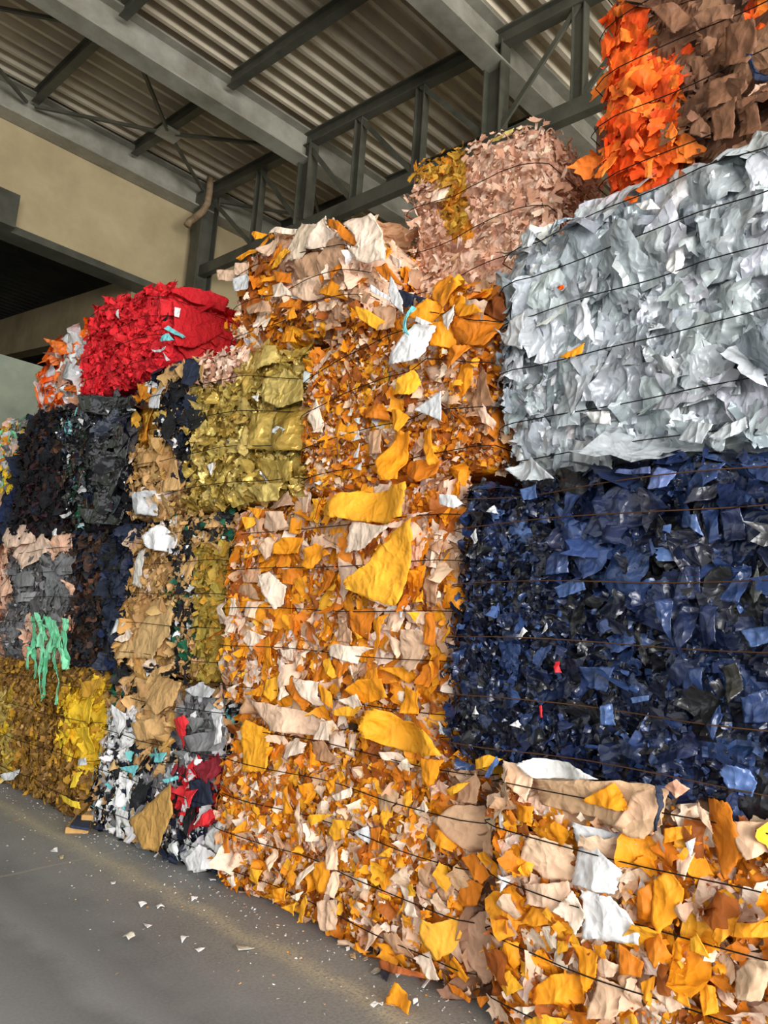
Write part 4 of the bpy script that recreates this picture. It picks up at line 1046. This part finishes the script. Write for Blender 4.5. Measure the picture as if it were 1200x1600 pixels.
bale('I', 'gold foil bale with tan and black scraps at its far end, in the third tier', 3.15, 4.0, 6.38, 2.55, 3.72, 1.1, 'GD', 'gold', 109,
     cover=True, cell=0.10, scrap=(0.04, 0.12), count=1100, parts=90, wires=(0.12, 0.34, 0.56, 0.78), tilt=0.45, sides=0.6,
     regions=[([(195, 590), (248, 580), (245, 725), (205, 730)], 'MU', 0.1, (0.05, 0.14), 'leather'),
              ([(235, 570), (262, 565), (258, 640), (238, 640)], 'WT', 0.06, (0.04, 0.1), 'leather'),
              ([(245, 540), (325, 540), (318, 660), (250, 660)], 'BT', 0.09, (0.05, 0.16), 'leather'),
              ([(250, 660), (320, 650), (306, 780), (278, 760)], 'BT', 0.07, (0.03, 0.1), 'leather'),
              ([(190, 700), (250, 700), (248, 820), (190, 820)], 'TN', 0.06, (0.03, 0.09), 'leather'),
              ([(248, 700), (285, 700), (300, 810), (245, 815)], 'TN', 0.12, (0.04, 0.13), 'leather'),
              ([(315, 530), (405, 530), (380, 595), (318, 600)], 'SH', 0.05, (0.03, 0.08), 'leather'),
              ([(310, 600), (390, 595), (390, 830), (300, 830)], 'GD', 0.06, (0.03, 0.1), None)],
     top=[(222, 600), (260, 575), (320, 556), (400, 542), (490, 545)],
     sheet_list=[
    ('gl2', [(413, 596), (440, 573), (474, 596), (478, 627), (436, 638), (413, 627)]), ('gl2', [(378, 550), (432, 538), (436, 565), (401, 584)]), ('gld', [(386, 650), (436, 638), (428, 703), (390, 703)]), ('gl3', [(432, 638), (482, 627), (474, 703), (428, 707)]),
    ('gld', [(386, 715), (466, 722), (466, 753), (417, 757)]), ('gl2', [(386, 761), (440, 753), (432, 782), (404, 784)]), ('lgy', [(424, 676), (432, 665), (447, 671), (436, 679)], 0.1, 0.3, 'leather'), ('wht', [(390, 619), (404, 614), (404, 628)], 0.1, 0.3, 'leather'), ('wht', [(322, 727), (336, 722), (330, 742)], 0.1, 0.3, 'leather'),
    ('cho', [(217, 600), (240, 605), (240, 690), (220, 700)], None, 0.2, 'leather'), ('lgy', [(238, 590), (258, 585), (255, 640), (240, 640)], None, 0.4, 'leather'), ('dbl', [(289, 560), (303, 556), (310, 590), (300, 605), (288, 600)], 0.1, 0.25, 'leather'), ('tan', [(302, 556), (320, 570), (322, 600), (310, 590)], 0.09, 0.25, 'leather'),
    ('tan', [(276, 578), (290, 560), (288, 600)], 0.09, 0.25, 'leather'), ('blk', [(248, 660), (270, 640), (276, 670), (262, 700)], None, 0.25, 'leather'), ('tan', [(256, 712), (276, 702), (282, 765), (258, 770)], None, 0.2, 'leather'), ('lgy', [(200, 775), (240, 765), (238, 805), (205, 805)], None, 0.4, 'leather'),
    ('blk', [(284, 640), (318, 640), (314, 668), (300, 676)], None, 0.3, 'leather'), ('tn2', [(210, 712), (245, 705), (245, 725), (212, 732)], None, 0.25, 'leather'),
])

bale('J', 'black plastic bale on the far left, glossy at its near end', 3.15, 6.46, 9.15, 2.5, 3.86, 1.1, 'BK', 'felt', 110,
     cover=True, cell=0.10, scrap=(0.03, 0.12), count=900, parts=60, wires=(0.1, 0.3, 0.5, 0.7, 0.9), tilt=0.5, bulge=0.06, crease=0.4,
     regions=[([(130, 600), (225, 600), (215, 790), (140, 790)], 'BKg', 0.2, (0.12, 0.26), 'film'), ([(105, 640), (140, 640), (145, 830), (108, 830)], 'BM', 0.06, (0.03, 0.1), 'film'), ([(70, 650), (108, 650), (100, 720), (70, 720)], 'DB', 0.1, (0.04, 0.1), None)],
     top=[(42, 650), (70, 634), (110, 632), (130, 617), (200, 615), (218, 622)],
     sheet_list=[
    ('bk2', [(132, 620), (205, 616), (214, 640), (180, 650), (140, 645)], 0.1, 0.3, 'film', 'rolled glossy black film'), ('bk2', [(150, 655), (185, 648), (206, 670), (204, 700), (160, 705)], 0.1, 0.4, 'film'), ('bk2', [(150, 715), (190, 705), (202, 740), (190, 780), (158, 770)], 0.1, 0.4, 'film'), ('bk2', [(186, 660), (212, 668), (206, 720), (192, 716)], 0.09, 0.4, 'film'), ('bk2', [(130, 795), (190, 795), (186, 820), (140, 818)], 0.07, 0.4, 'film'),
    ('teal', [(112, 645), (122, 636), (118, 650)], 0.11, 0.2, 'leather'), ('wht', [(118, 652), (128, 655), (132, 665), (125, 660)], 0.11, 0.2, 'leather'), ('teal', [(185, 663), (193, 668), (188, 674)], 0.15, 0.2, 'leather'), ('lgy', [(193, 637), (215, 640), (215, 643), (193, 640)], 0.15, 0.2, 'leather'), ('lgy', [(94, 805), (112, 799), (114, 803), (97, 810)], 0.1, 0.2, 'leather'), ('lgy', [(166, 640), (170, 642), (168, 646)], 0.15, 0.2, 'leather'),
])

bale('K', 'bright red bale of ruffled layers with a smooth near side, above the black bale', 3.15, 6.10, 7.62, 3.88, 4.82, 0.95, 'RD', 'felt', 111,
     cell=0.07, scrap=(0.03, 0.1), count=700, parts=60, wires=(0.15, 0.4, 0.62, 0.85), tilt=0.5, sides=0.25, relief=0.025, bulge=0.04, aspect=(0.8, 1.6),
     regions=[([(262, 440), (370, 440), (370, 560), (280, 600), (262, 560)], 'RD', 0.17, (0.08, 0.18), None)],
     top=[(143, 498), (175, 470), (215, 462), (245, 447), (268, 450)],
     sheet_list=[
    ((206, 34, 44), [(266, 452), (290, 446), (330, 456), (356, 470), (350, 488), (300, 470)], ('y', 6.02), 0.15), ((206, 34, 44), [(268, 470), (340, 492), (352, 520), (300, 545), (270, 540)], ('y', 6.03), 0.12),
    ('wht', [(273, 480), (282, 482), (280, 496), (273, 494)], ('y', 5.97), 0.15), ('blk', [(250, 501), (263, 488), (263, 500)], 0.1, 0.2), ('wht', [(180, 491), (186, 483), (185, 498)], 0.1, 0.2),
    ('teal', [(256, 513), (262, 509), (290, 526), (287, 528), (262, 517)], ('y', 5.96), 0.2), ('teal', [(248, 530), (262, 520), (268, 530), (252, 534)], 0.11, 0.2), ('lgy', [(238, 547), (262, 542), (258, 548), (240, 550)], 0.11, 0.2), ('lgy', [(255, 550), (264, 562), (260, 564)], 0.12, 0.2),
])

bale('L', 'orange and white film bale behind the red bale, nearest the green wall', 3.2, 7.72, 9.0, 3.9, 4.86, 0.9, 'OW', 'film', 112,
     cell=0.22, scrap=(0.08, 0.2), count=160, micro=200, parts=40, wires=(0.3, 0.6), tilt=0.5, r=0.2, bulge=0.05,
     top=[(58, 610), (70, 545), (90, 525), (120, 518), (150, 524)],
     sheet_list=[
    ('wht', [(87, 527), (110, 518), (147, 530), (147, 540), (107, 537)], 0.05), ('oj3', [(73, 530), (107, 535), (87, 547)], 0.09), ('oj', [(60, 587), (80, 573), (93, 580), (67, 607)], 0.06), ('oj3', [(103, 603), (140, 587), (143, 607), (107, 613)], 0.08), ('lgy', [(103, 593), (110, 567), (130, 573), (127, 597)], 0.09),
    ('oj', [(57, 612), (75, 605), (80, 632), (58, 636)], 0.05), ('oj3', [(88, 560), (104, 552), (118, 580), (100, 570)]),
])

bale('M', 'second-tier bale of pale pink and grey scraps with a bunch of mint ribbons', 3.15, 6.34, 9.3, 1.22, 2.5, 1.1, 'PG', 'leather', 113,
     cover=True, cell=0.10, scrap=(0.04, 0.14), count=900, parts=80, wires=(0.12, 0.31, 0.5, 0.69, 0.88), tilt=0.5,
     regions=[([(112, 820), (165, 820), (168, 1060), (112, 1060)], 'DB', 0.06, (0.03, 0.1), None), ([(160, 820), (220, 820), (200, 1060), (165, 1060)], 'DN', 0.1, (0.04, 0.14), None),
              ([(15, 865), (115, 865), (118, 960), (15, 960)], 'GY', 0.11, (0.05, 0.16), None), ([(0, 970), (45, 960), (45, 1040), (0, 1030)], 'GY', 0.09, (0.04, 0.12), None)],
     sheet_list=[
    ('sh2', [(0, 826), (39, 819), (58, 846), (12, 857)]), ('sh2', [(12, 850), (70, 834), (89, 850), (74, 865), (39, 890)]), ('shp', [(83, 838), (107, 834), (107, 861), (83, 863)]), ('gry', [(89, 873), (112, 867), (114, 896), (93, 900)]), ((150, 150, 152), [(15, 931), (62, 923), (62, 939), (19, 943)]), ('wht', [(79, 830), (91, 826), (89, 850), (81, 850)]),
    ((230, 180, 150), [(0, 850), (14, 858), (20, 880), (0, 890)]), ('shp', [(0, 900), (14, 898), (20, 925), (4, 935)]), ('gry', [(20, 900), (70, 890), (85, 905), (40, 920)]), ('shp', [(96, 905), (114, 915), (118, 930), (108, 930)]),
] + [('mnt' if k % 3 else 'mn2', [(x0, y0), (x0 + 7, y0 + 2), (x1 + 6, y1), (x1, y1 + 1)], 0.11 + 0.004 * (k % 5), 0.25, None, 'mint green ribbon') for k, (x0, y0, x1, y1) in enumerate([
    (44, 962, 56, 1000), (50, 955, 70, 1000), (60, 958, 62, 1010), (72, 962, 84, 1010), (84, 968, 78, 1020), (94, 965, 92, 1012), (96, 985, 102, 1040), (56, 985, 66, 1040), (66, 990, 58, 1050), (74, 1000, 88, 1045),
    (50, 1000, 36, 1045), (62, 1020, 58, 1098), (70, 1015, 64, 1090), (84, 1015, 86, 1100), (88, 1005, 100, 1045), (46, 1010, 54, 1060), (78, 985, 70, 1030), (90, 1000, 96, 1030), (52, 975, 46, 1010), (66, 975, 88, 1000)])])

bale('N', 'floor-level bale of golden brown scraps between yellow film ends, farthest left', 3.15, 6.52, 9.4, 0.0, 1.22, 1.1, 'YG', 'leather', 114,
     cover=True, cell=0.05, scrap=(0.025, 0.08), count=2200, parts=60, wires=(0.15, 0.4, 0.65, 0.88), tilt=0.6,
     regions=[([(0, 1080), (32, 1075), (28, 1215), (0, 1210)], 'YF', 0.1, (0.05, 0.14), 'gold'), ([(103, 1080), (165, 1060), (160, 1200), (105, 1185)], 'YL', 0.08, (0.04, 0.12), None)],
     sheet_list=[
    ('yl2', [(89, 1241), (124, 1253), (128, 1264), (93, 1253)], 0.1), ('lgy', [(4, 1210), (27, 1202), (23, 1218), (8, 1220)], 0.1), ('lgy', [(120, 1187), (136, 1183), (134, 1195), (118, 1197)], 0.1), ('mus', [(128, 1067), (155, 1059), (151, 1086), (132, 1090)], 0.1), ('ylw', [(105, 1140), (148, 1135), (150, 1175), (110, 1185)]), ('ylw', [(112, 1095), (148, 1090), (148, 1130), (108, 1130)]), ('yl2', [(105, 1210), (128, 1205), (122, 1230), (106, 1232)]),
])

bale('O', 'tan and black scrap bale with a white crumpled fan, under the gold bale', 3.15, 4.82, 6.26, 1.26, 2.53, 1.1, 'TB', 'leather', 115,
     cover=True, cell=0.06, scrap=(0.03, 0.1), count=1300, parts=70, wires=(0.12, 0.31, 0.5, 0.69, 0.88), tilt=0.55,
     regions=[([(312, 840), (360, 830), (356, 1070), (300, 1060)], 'OL', 0.055, (0.03, 0.09), None), ([(185, 930), (275, 925), (270, 1040), (180, 1040)], 'TN', 0.14, (0.05, 0.16), None), ([(200, 830), (285, 815), (280, 925), (205, 930)], 'TN', 0.09, (0.04, 0.12), None), ([(270, 800), (365, 800), (360, 850), (280, 850)], 'TG', 0.06, (0.04, 0.11), None), ([(270, 880), (315, 880), (305, 1060), (268, 1040)], 'TG', 0.05, (0.03, 0.09), None)],
     sheet_list=[
    ('wht', [(227, 838), (248, 819), (271, 838), (267, 865), (233, 857)], 0.11, 0.35), ((226, 222, 214), [(217, 865), (229, 857), (217, 919), (203, 912)]), ((212, 174, 118), [(198, 997), (233, 958), (271, 931), (267, 989), (240, 1028), (186, 1028)], None, 0.15), ('lgy', [(169, 993), (178, 966), (194, 974), (182, 989)], 0.1), ('tan', [(287, 873), (310, 869), (295, 919)]),
    ('tan', [(271, 830), (285, 820), (283, 845), (273, 852)]), ('lbg', [(182, 1000), (200, 982), (210, 990), (190, 1004)], 0.1), ('tan', [(230, 1050), (270, 1035), (262, 1048), (240, 1058)], 0.12), ('tn2', [(325, 845), (345, 855), (350, 868), (332, 852)], 0.1),
])

bale('P', 'mixed colour textile bale on the floor with a tan cardboard slab leaning on it', 3.15, 4.68, 6.34, 0.0, 1.25, 1.1, 'MX', 'leather', 116,
     cover=True, cell=0.06, scrap=(0.03, 0.1), count=1400, parts=100, wires=(0.15, 0.38, 0.62, 0.85), tilt=0.6,
     regions=[([(165, 1050), (220, 1045), (215, 1120), (160, 1130)], 'TG', 0.06, (0.04, 0.12), None), ([(215, 1050), (292, 1050), (280, 1170), (205, 1180)], 'TN', 0.13, (0.05, 0.16), None), ([(285, 1085), (345, 1080), (340, 1190), (285, 1190)], 'GY', 0.09, (0.04, 0.12), None), ([(275, 1195), (355, 1180), (350, 1300), (280, 1310)], 'RX', 0.08, (0.04, 0.13), None), ([(262, 1290), (355, 1290), (350, 1370), (262, 1360)], 'NW', 0.09, (0.04, 0.11), None), ([(170, 1110), (215, 1110), (205, 1190), (168, 1190)], 'WT', 0.06, (0.03, 0.1), None)],
     sheet_list=[
    ('tan', [(221, 1086), (240, 1055), (287, 1067), (271, 1102), (248, 1117)], None, 0.2), ('lgy', [(285, 1078), (310, 1065), (341, 1078), (333, 1090), (295, 1088)]), ('red', [(269, 1125), (291, 1117), (295, 1129), (277, 1171), (271, 1152)], 0.1), ('wine', [(306, 1199), (341, 1175), (341, 1202), (329, 1226)]), ('teal', [(225, 1179), (260, 1175), (256, 1191), (233, 1191)]), ('teal', [(190, 1199), (215, 1195), (209, 1214)]),
    ('gr2', [(233, 1253), (248, 1195), (264, 1210), (248, 1237)]), ('blk', [(209, 1264), (217, 1202), (240, 1199), (233, 1249)]), ((212, 212, 210), [(326, 1299), (349, 1276), (353, 1330), (337, 1334), (322, 1319)]), ('wht', [(291, 1342), (310, 1319), (337, 1334), (337, 1357), (295, 1361)]), ('red', [(283, 1299), (329, 1264), (343, 1268), (326, 1288)], 0.1), ('red', [(283, 1237), (306, 1233), (298, 1260)], 0.1),
    ('wht', [(188, 1206), (197, 1210), (195, 1262), (184, 1260)], 0.07, 0.35), ('wht', [(197, 1212), (207, 1222), (204, 1270), (195, 1266)], 0.065, 0.35), ('wht', [(182, 1258), (193, 1262), (190, 1312), (177, 1308)], 0.06, 0.35), ('wht', [(193, 1264), (204, 1268), (202, 1316), (191, 1314)], 0.07, 0.35), ('kra', [(203, 1280), (267, 1224), (271, 1268), (244, 1332), (223, 1326)], 0.16, 0.06, None, 'tan cardboard slab'), ('tan', [(208, 1130), (250, 1120), (255, 1150), (215, 1160)]), ('gry', [(291, 1150), (340, 1140), (340, 1172), (291, 1176)]), ('wht', [(332, 1125), (350, 1118), (346, 1160), (330, 1165)], 0.08), ('dbl', [(296, 1220), (330, 1215), (335, 1255), (300, 1262)]), ('teal', [(256, 1218), (276, 1212), (278, 1217), (258, 1224)], 0.2), ('wht', [(178, 1100), (195, 1115), (190, 1150), (176, 1140)]),
])

bale('Q', 'dark blue-black bale cut by the left edge of the picture, with coloured scraps on top', 3.2, 9.25, 11.2, 2.5, 4.1, 1.1, 'DN', 'felt', 117,
     cell=0.12, scrap=(0.05, 0.14), count=500, parts=30, wires=(0.3, 0.6), tilt=0.5, bulge=0.08, r=0.2,
     regions=[([(-20, 635), (45, 640), (42, 700), (20, 760), (-20, 850)], 'CL', 0.1, (0.06, 0.16), 'leather')])

bale('S', 'far-left bale beyond the pale pink one, almost cut off by the edge', 3.2, 9.5, 11.2, 0.0, 2.48, 1.1, 'PG', 'leather', 119, cover=True, cell=0.12, scrap=(0.06, 0.14), count=300, parts=10, wires=(0.3, 0.6), step=0.03)

bale('R', 'dusty pink shredded bale with a mustard stripe, high up behind the orange rosette', 3.5, 2.36, 3.45, 3.66, 4.95, 0.68, 'SH', 'leather', 118,
     cell=0.05, scrap=(0.025, 0.11), count=1700, parts=60, wires=(0.2, 0.45, 0.7), tilt=0.65, aspect=(0.2, 0.6), sides=1.2, out=(0.0, 0.06),
     regions=[([(645, 250), (735, 250), (742, 370), (715, 385), (690, 340), (690, 290), (650, 285)], 'MU', 0.06, (0.03, 0.1), None), ([(700, 380), (800, 380), (800, 460), (700, 460)], 'SH', 0.1, (0.04, 0.12), None)],
     top=[(645, 262), (690, 252), (730, 242), (760, 222), (800, 200), (830, 192), (858, 196)],
     sheet_list=[('sh2', [(677, 300), (697, 277), (700, 310), (675, 320)], 0.07), ((240, 222, 128), [(765, 215), (806, 202), (800, 211), (765, 221)], 0.0)])

# ------------------------------------------------------------------ pieces lying on the floor
def floor_piece(name, label, cat, poly, color, mat, lift, cr, seed, group=None):
    rng = np.random.default_rng(seed)
    n = 9
    G = coons(poly, n)
    P = np.array([at_z(gx, gy, 0.0) for gx, gy in G]); c = P.mean(0); c[2] = 0
    q = P[:, :2] - c[:2]; s = np.sqrt(np.ptp(q[:, 0]) * np.ptp(q[:, 1])) + 1e-3
    d = np.zeros(len(P))
    for _ in range(4):
        a = rng.uniform(0, 6.28); d += rng.normal(0, 0.5) * np.abs(q[:, 0] * math.cos(a) + q[:, 1] * math.sin(a) - rng.uniform(-.3, .3) * s)
    d = (d - d.min()) * cr
    P[:, 2] = 0.004 + d
    me = quad_mesh(name, P - c, grid_quads(1, n)[:, ::-1], vcol=np.repeat(lin(C[color] if isinstance(color, str) else color)[None], len(P), 0), smooth=True)
    o = link(name, me, None, M[mat]); o.location = c.tolist()
    sf = o.modifiers.new('thickness', 'SOLIDIFY'); sf.thickness = lift; sf.offset = 1
    return tag(o, label, cat, group)


GF = 'scraps fallen on the floor'
for k, (lab, poly, col, cr) in enumerate([
    ('white paper scrap on the floor, left one of the near pair in mid floor', [(215, 1414), (224, 1411), (229, 1416), (220, 1419)], 'wht', 0.4),
    ('white curled scrap right beside another scrap in mid floor', [(243, 1417), (250, 1414), (257, 1420), (246, 1423)], 'wht', 0.7),
    ('white folded scrap lying just below the pair in mid floor', [(223, 1444), (230, 1446), (238, 1447), (230, 1452)], 'wht', 0.7),
    ('beige crumpled scrap on the floor, front-most of the loose ones', [(190, 1466), (204, 1466), (210, 1472), (200, 1477), (191, 1472)], (200, 196, 180), 0.5),
    ('small white upright-curled scrap above the flat white one', [(281, 1470), (288, 1464), (295, 1468), (284, 1476)], 'wht', 0.8),
    ('flat white scrap nearest to the big translucent one', [(304, 1485), (312, 1482), (320, 1484), (310, 1489)], 'wht', 0.3),
    ('large pale translucent flat scrap on the dusty streak', [(368, 1483), (392, 1480), (398, 1485), (372, 1489)], (206, 204, 192), 0.15),
    ('small white scrap nearest the far bales on the floor', [(78, 1331), (89, 1328), (90, 1332), (80, 1334)], 'wht', 0.4),
    ('tiny yellowish scrap beside the far white one', [(93, 1340), (99, 1338), (99, 1342), (94, 1344)], (214, 200, 160), 0.4),
    ('white scrap lying on the dust streak below the mixed bale', [(297, 1408), (307, 1407), (308, 1412), (299, 1414)], 'wht', 0.4),
    ('little white scrap on the dusty streak in the far middle', [(172, 1380), (181, 1378), (180, 1382), (174, 1383)], 'wht', 0.4),
    ('white bit under the corner of the orange bale', [(325, 1376), (336, 1374), (337, 1382), (328, 1382)], 'wht', 0.5),
    ('curled white strip left of the fallen orange piece', [(577, 1580), (592, 1570), (599, 1567), (598, 1574), (583, 1584)], 'wht', 0.5),
    ('short white strip at the bale foot above the orange piece', [(658, 1544), (682, 1533), (684, 1538), (662, 1547)], 'wht', 0.5),
    ('white strip lying by the bale foot beside the dark scrap', [(617, 1526), (628, 1522), (631, 1526), (620, 1530)], 'wht', 0.4),
    ('black scrap lying at the foot of the orange bale', [(593, 1528), (602, 1519), (612, 1524), (604, 1536)], (40, 42, 54), 0.4),
    ('tan scrap at the bale foot left of the dark scrap', [(546, 1492), (555, 1494), (556, 1500), (548, 1500)], (212, 180, 130), 0.4),
    ('small white scrap right of the fallen orange piece', [(644, 1567), (652, 1565), (653, 1569), (646, 1571)], 'wht', 0.4),
    ('greyish flat scrap near the bale foot', [(578, 1520), (592, 1516), (596, 1522), (584, 1526)], (176, 174, 164), 0.3),
    ('white scrap close under the bale foot in mid row', [(539, 1483), (547, 1480), (546, 1487), (541, 1489)], 'wht', 0.4),
    ('pale grey wisp by the foot of the orange bale', [(566, 1500), (574, 1496), (575, 1504), (569, 1506)], (196, 194, 186), 0.4),
]):
    floor_piece('paper_scrap', lab, 'scrap', poly, col, 'leather', 0.002, cr, 300 + k, GF)

# the fallen orange piece stands up on its fold, with a beige corner
rng = np.random.default_rng(77)
base = at_z(625, 1584, 0.0)
og = empty('fallen_scrap', base.tolist(), 'orange folded scrap fallen on the floor in front of the bales', 'scrap', GF)
add_sheet(rng, og, np.array(base), 'org', [(612, 1536), (624, 1548), (645, 1564), (642, 1584), (607, 1578), (606, 1560)], base[0] + 0.03, 0.35, 'leather', None, 9, 0.03, name='orange_sheet')
add_sheet(rng, og, np.array(base), 'lbg', [(606, 1576), (618, 1578), (616, 1586), (605, 1584)], base[0] + 0.02, 0.2, 'leather', 'beige folded corner', 7, 0.02, name='folded_corner')

# navy and tan foam slab beside the mixed bale
sl_c = at_z(122, 1300, 0.0)
fo = empty('foam_offcut', sl_c.tolist(), 'navy-covered tan foam offcut lying on the floor beside the mixed textile bale', 'offcut')


def slab(name, poly, z0, z1, mat):
    P0 = np.array([at_z(*p, z0) for p in poly]); n = len(P0); P1 = P0.copy(); P0[:, 2] = z0; P1[:, 2] = z1
    b = MB(); b.poly(np.concatenate([P0, P1]) - sl_c, [tuple(range(n))[::-1], tuple(range(n, 2 * n))] + [(i, (i + 1) % n, n + (i + 1) % n, n + i) for i in range(n)])
    o = b.build(name, mat, fo); bv = o.modifiers.new('soft', 'BEVEL'); bv.width = 0.008; bv.segments = 2
    return o


M['foam'] = plain('tan_foam', (204, 162, 100), 0.9, 0, (184, 142, 84), 20, 0.2)
M['navycloth'] = plain('navy_cloth', (52, 62, 88), 0.85, 0, (40, 48, 70), 30, 0.2)
slab('foam_layer', [(101, 1303), (138, 1303), (145, 1282), (118, 1282)], 0.0, 0.05, M['foam'])
slab('navy_cover', [(108, 1294), (139, 1299), (142, 1282), (120, 1277)], 0.052, 0.075, M['navycloth'])
slab('foam_top', [(126, 1282), (145, 1283), (152, 1272), (140, 1272)], 0.077, 0.12, M['foam'])

# fine crumbs swept against the bales: nobody could count them
rng = np.random.default_rng(9)
k = 650
cx = np.where(rng.uniform(0, 1, k) < 0.55, 3.08 - np.abs(rng.normal(0, 0.10, k)), rng.normal(2.62, 0.28, k)); cy = rng.uniform(2.0, 8.6, k)
Pc = np.stack([cx, cy, np.full(k, 0.004)], 1)
S = sheets(rng, Pc, np.repeat([[0, 0, 1.0]], k, 0), rng.uniform(0.004, 0.016, k), rng.uniform(0.004, 0.014, k), rng.uniform(0, 6.28, k), np.abs(rng.normal(0, 0.2, k)), 3)
S[..., 2] = np.maximum(S[..., 2], 0.003)
cc = np.array([lin(C[c]) for c in ('wht', 'lgy', 'pnk', 'org', 'tan')])[rng.choice(5, k, p=[.46, .26, .18, .03, .07])]
o = link('paper_crumbs', quad_mesh('paper_crumbs', S.reshape(-1, 3), grid_quads(k, 3), vcol=np.repeat(cc, 9, 0)), None, M['leather'])
tag(o, 'fine paper crumbs scattered on the floor along the foot of the bales', 'crumbs', kind='stuff')
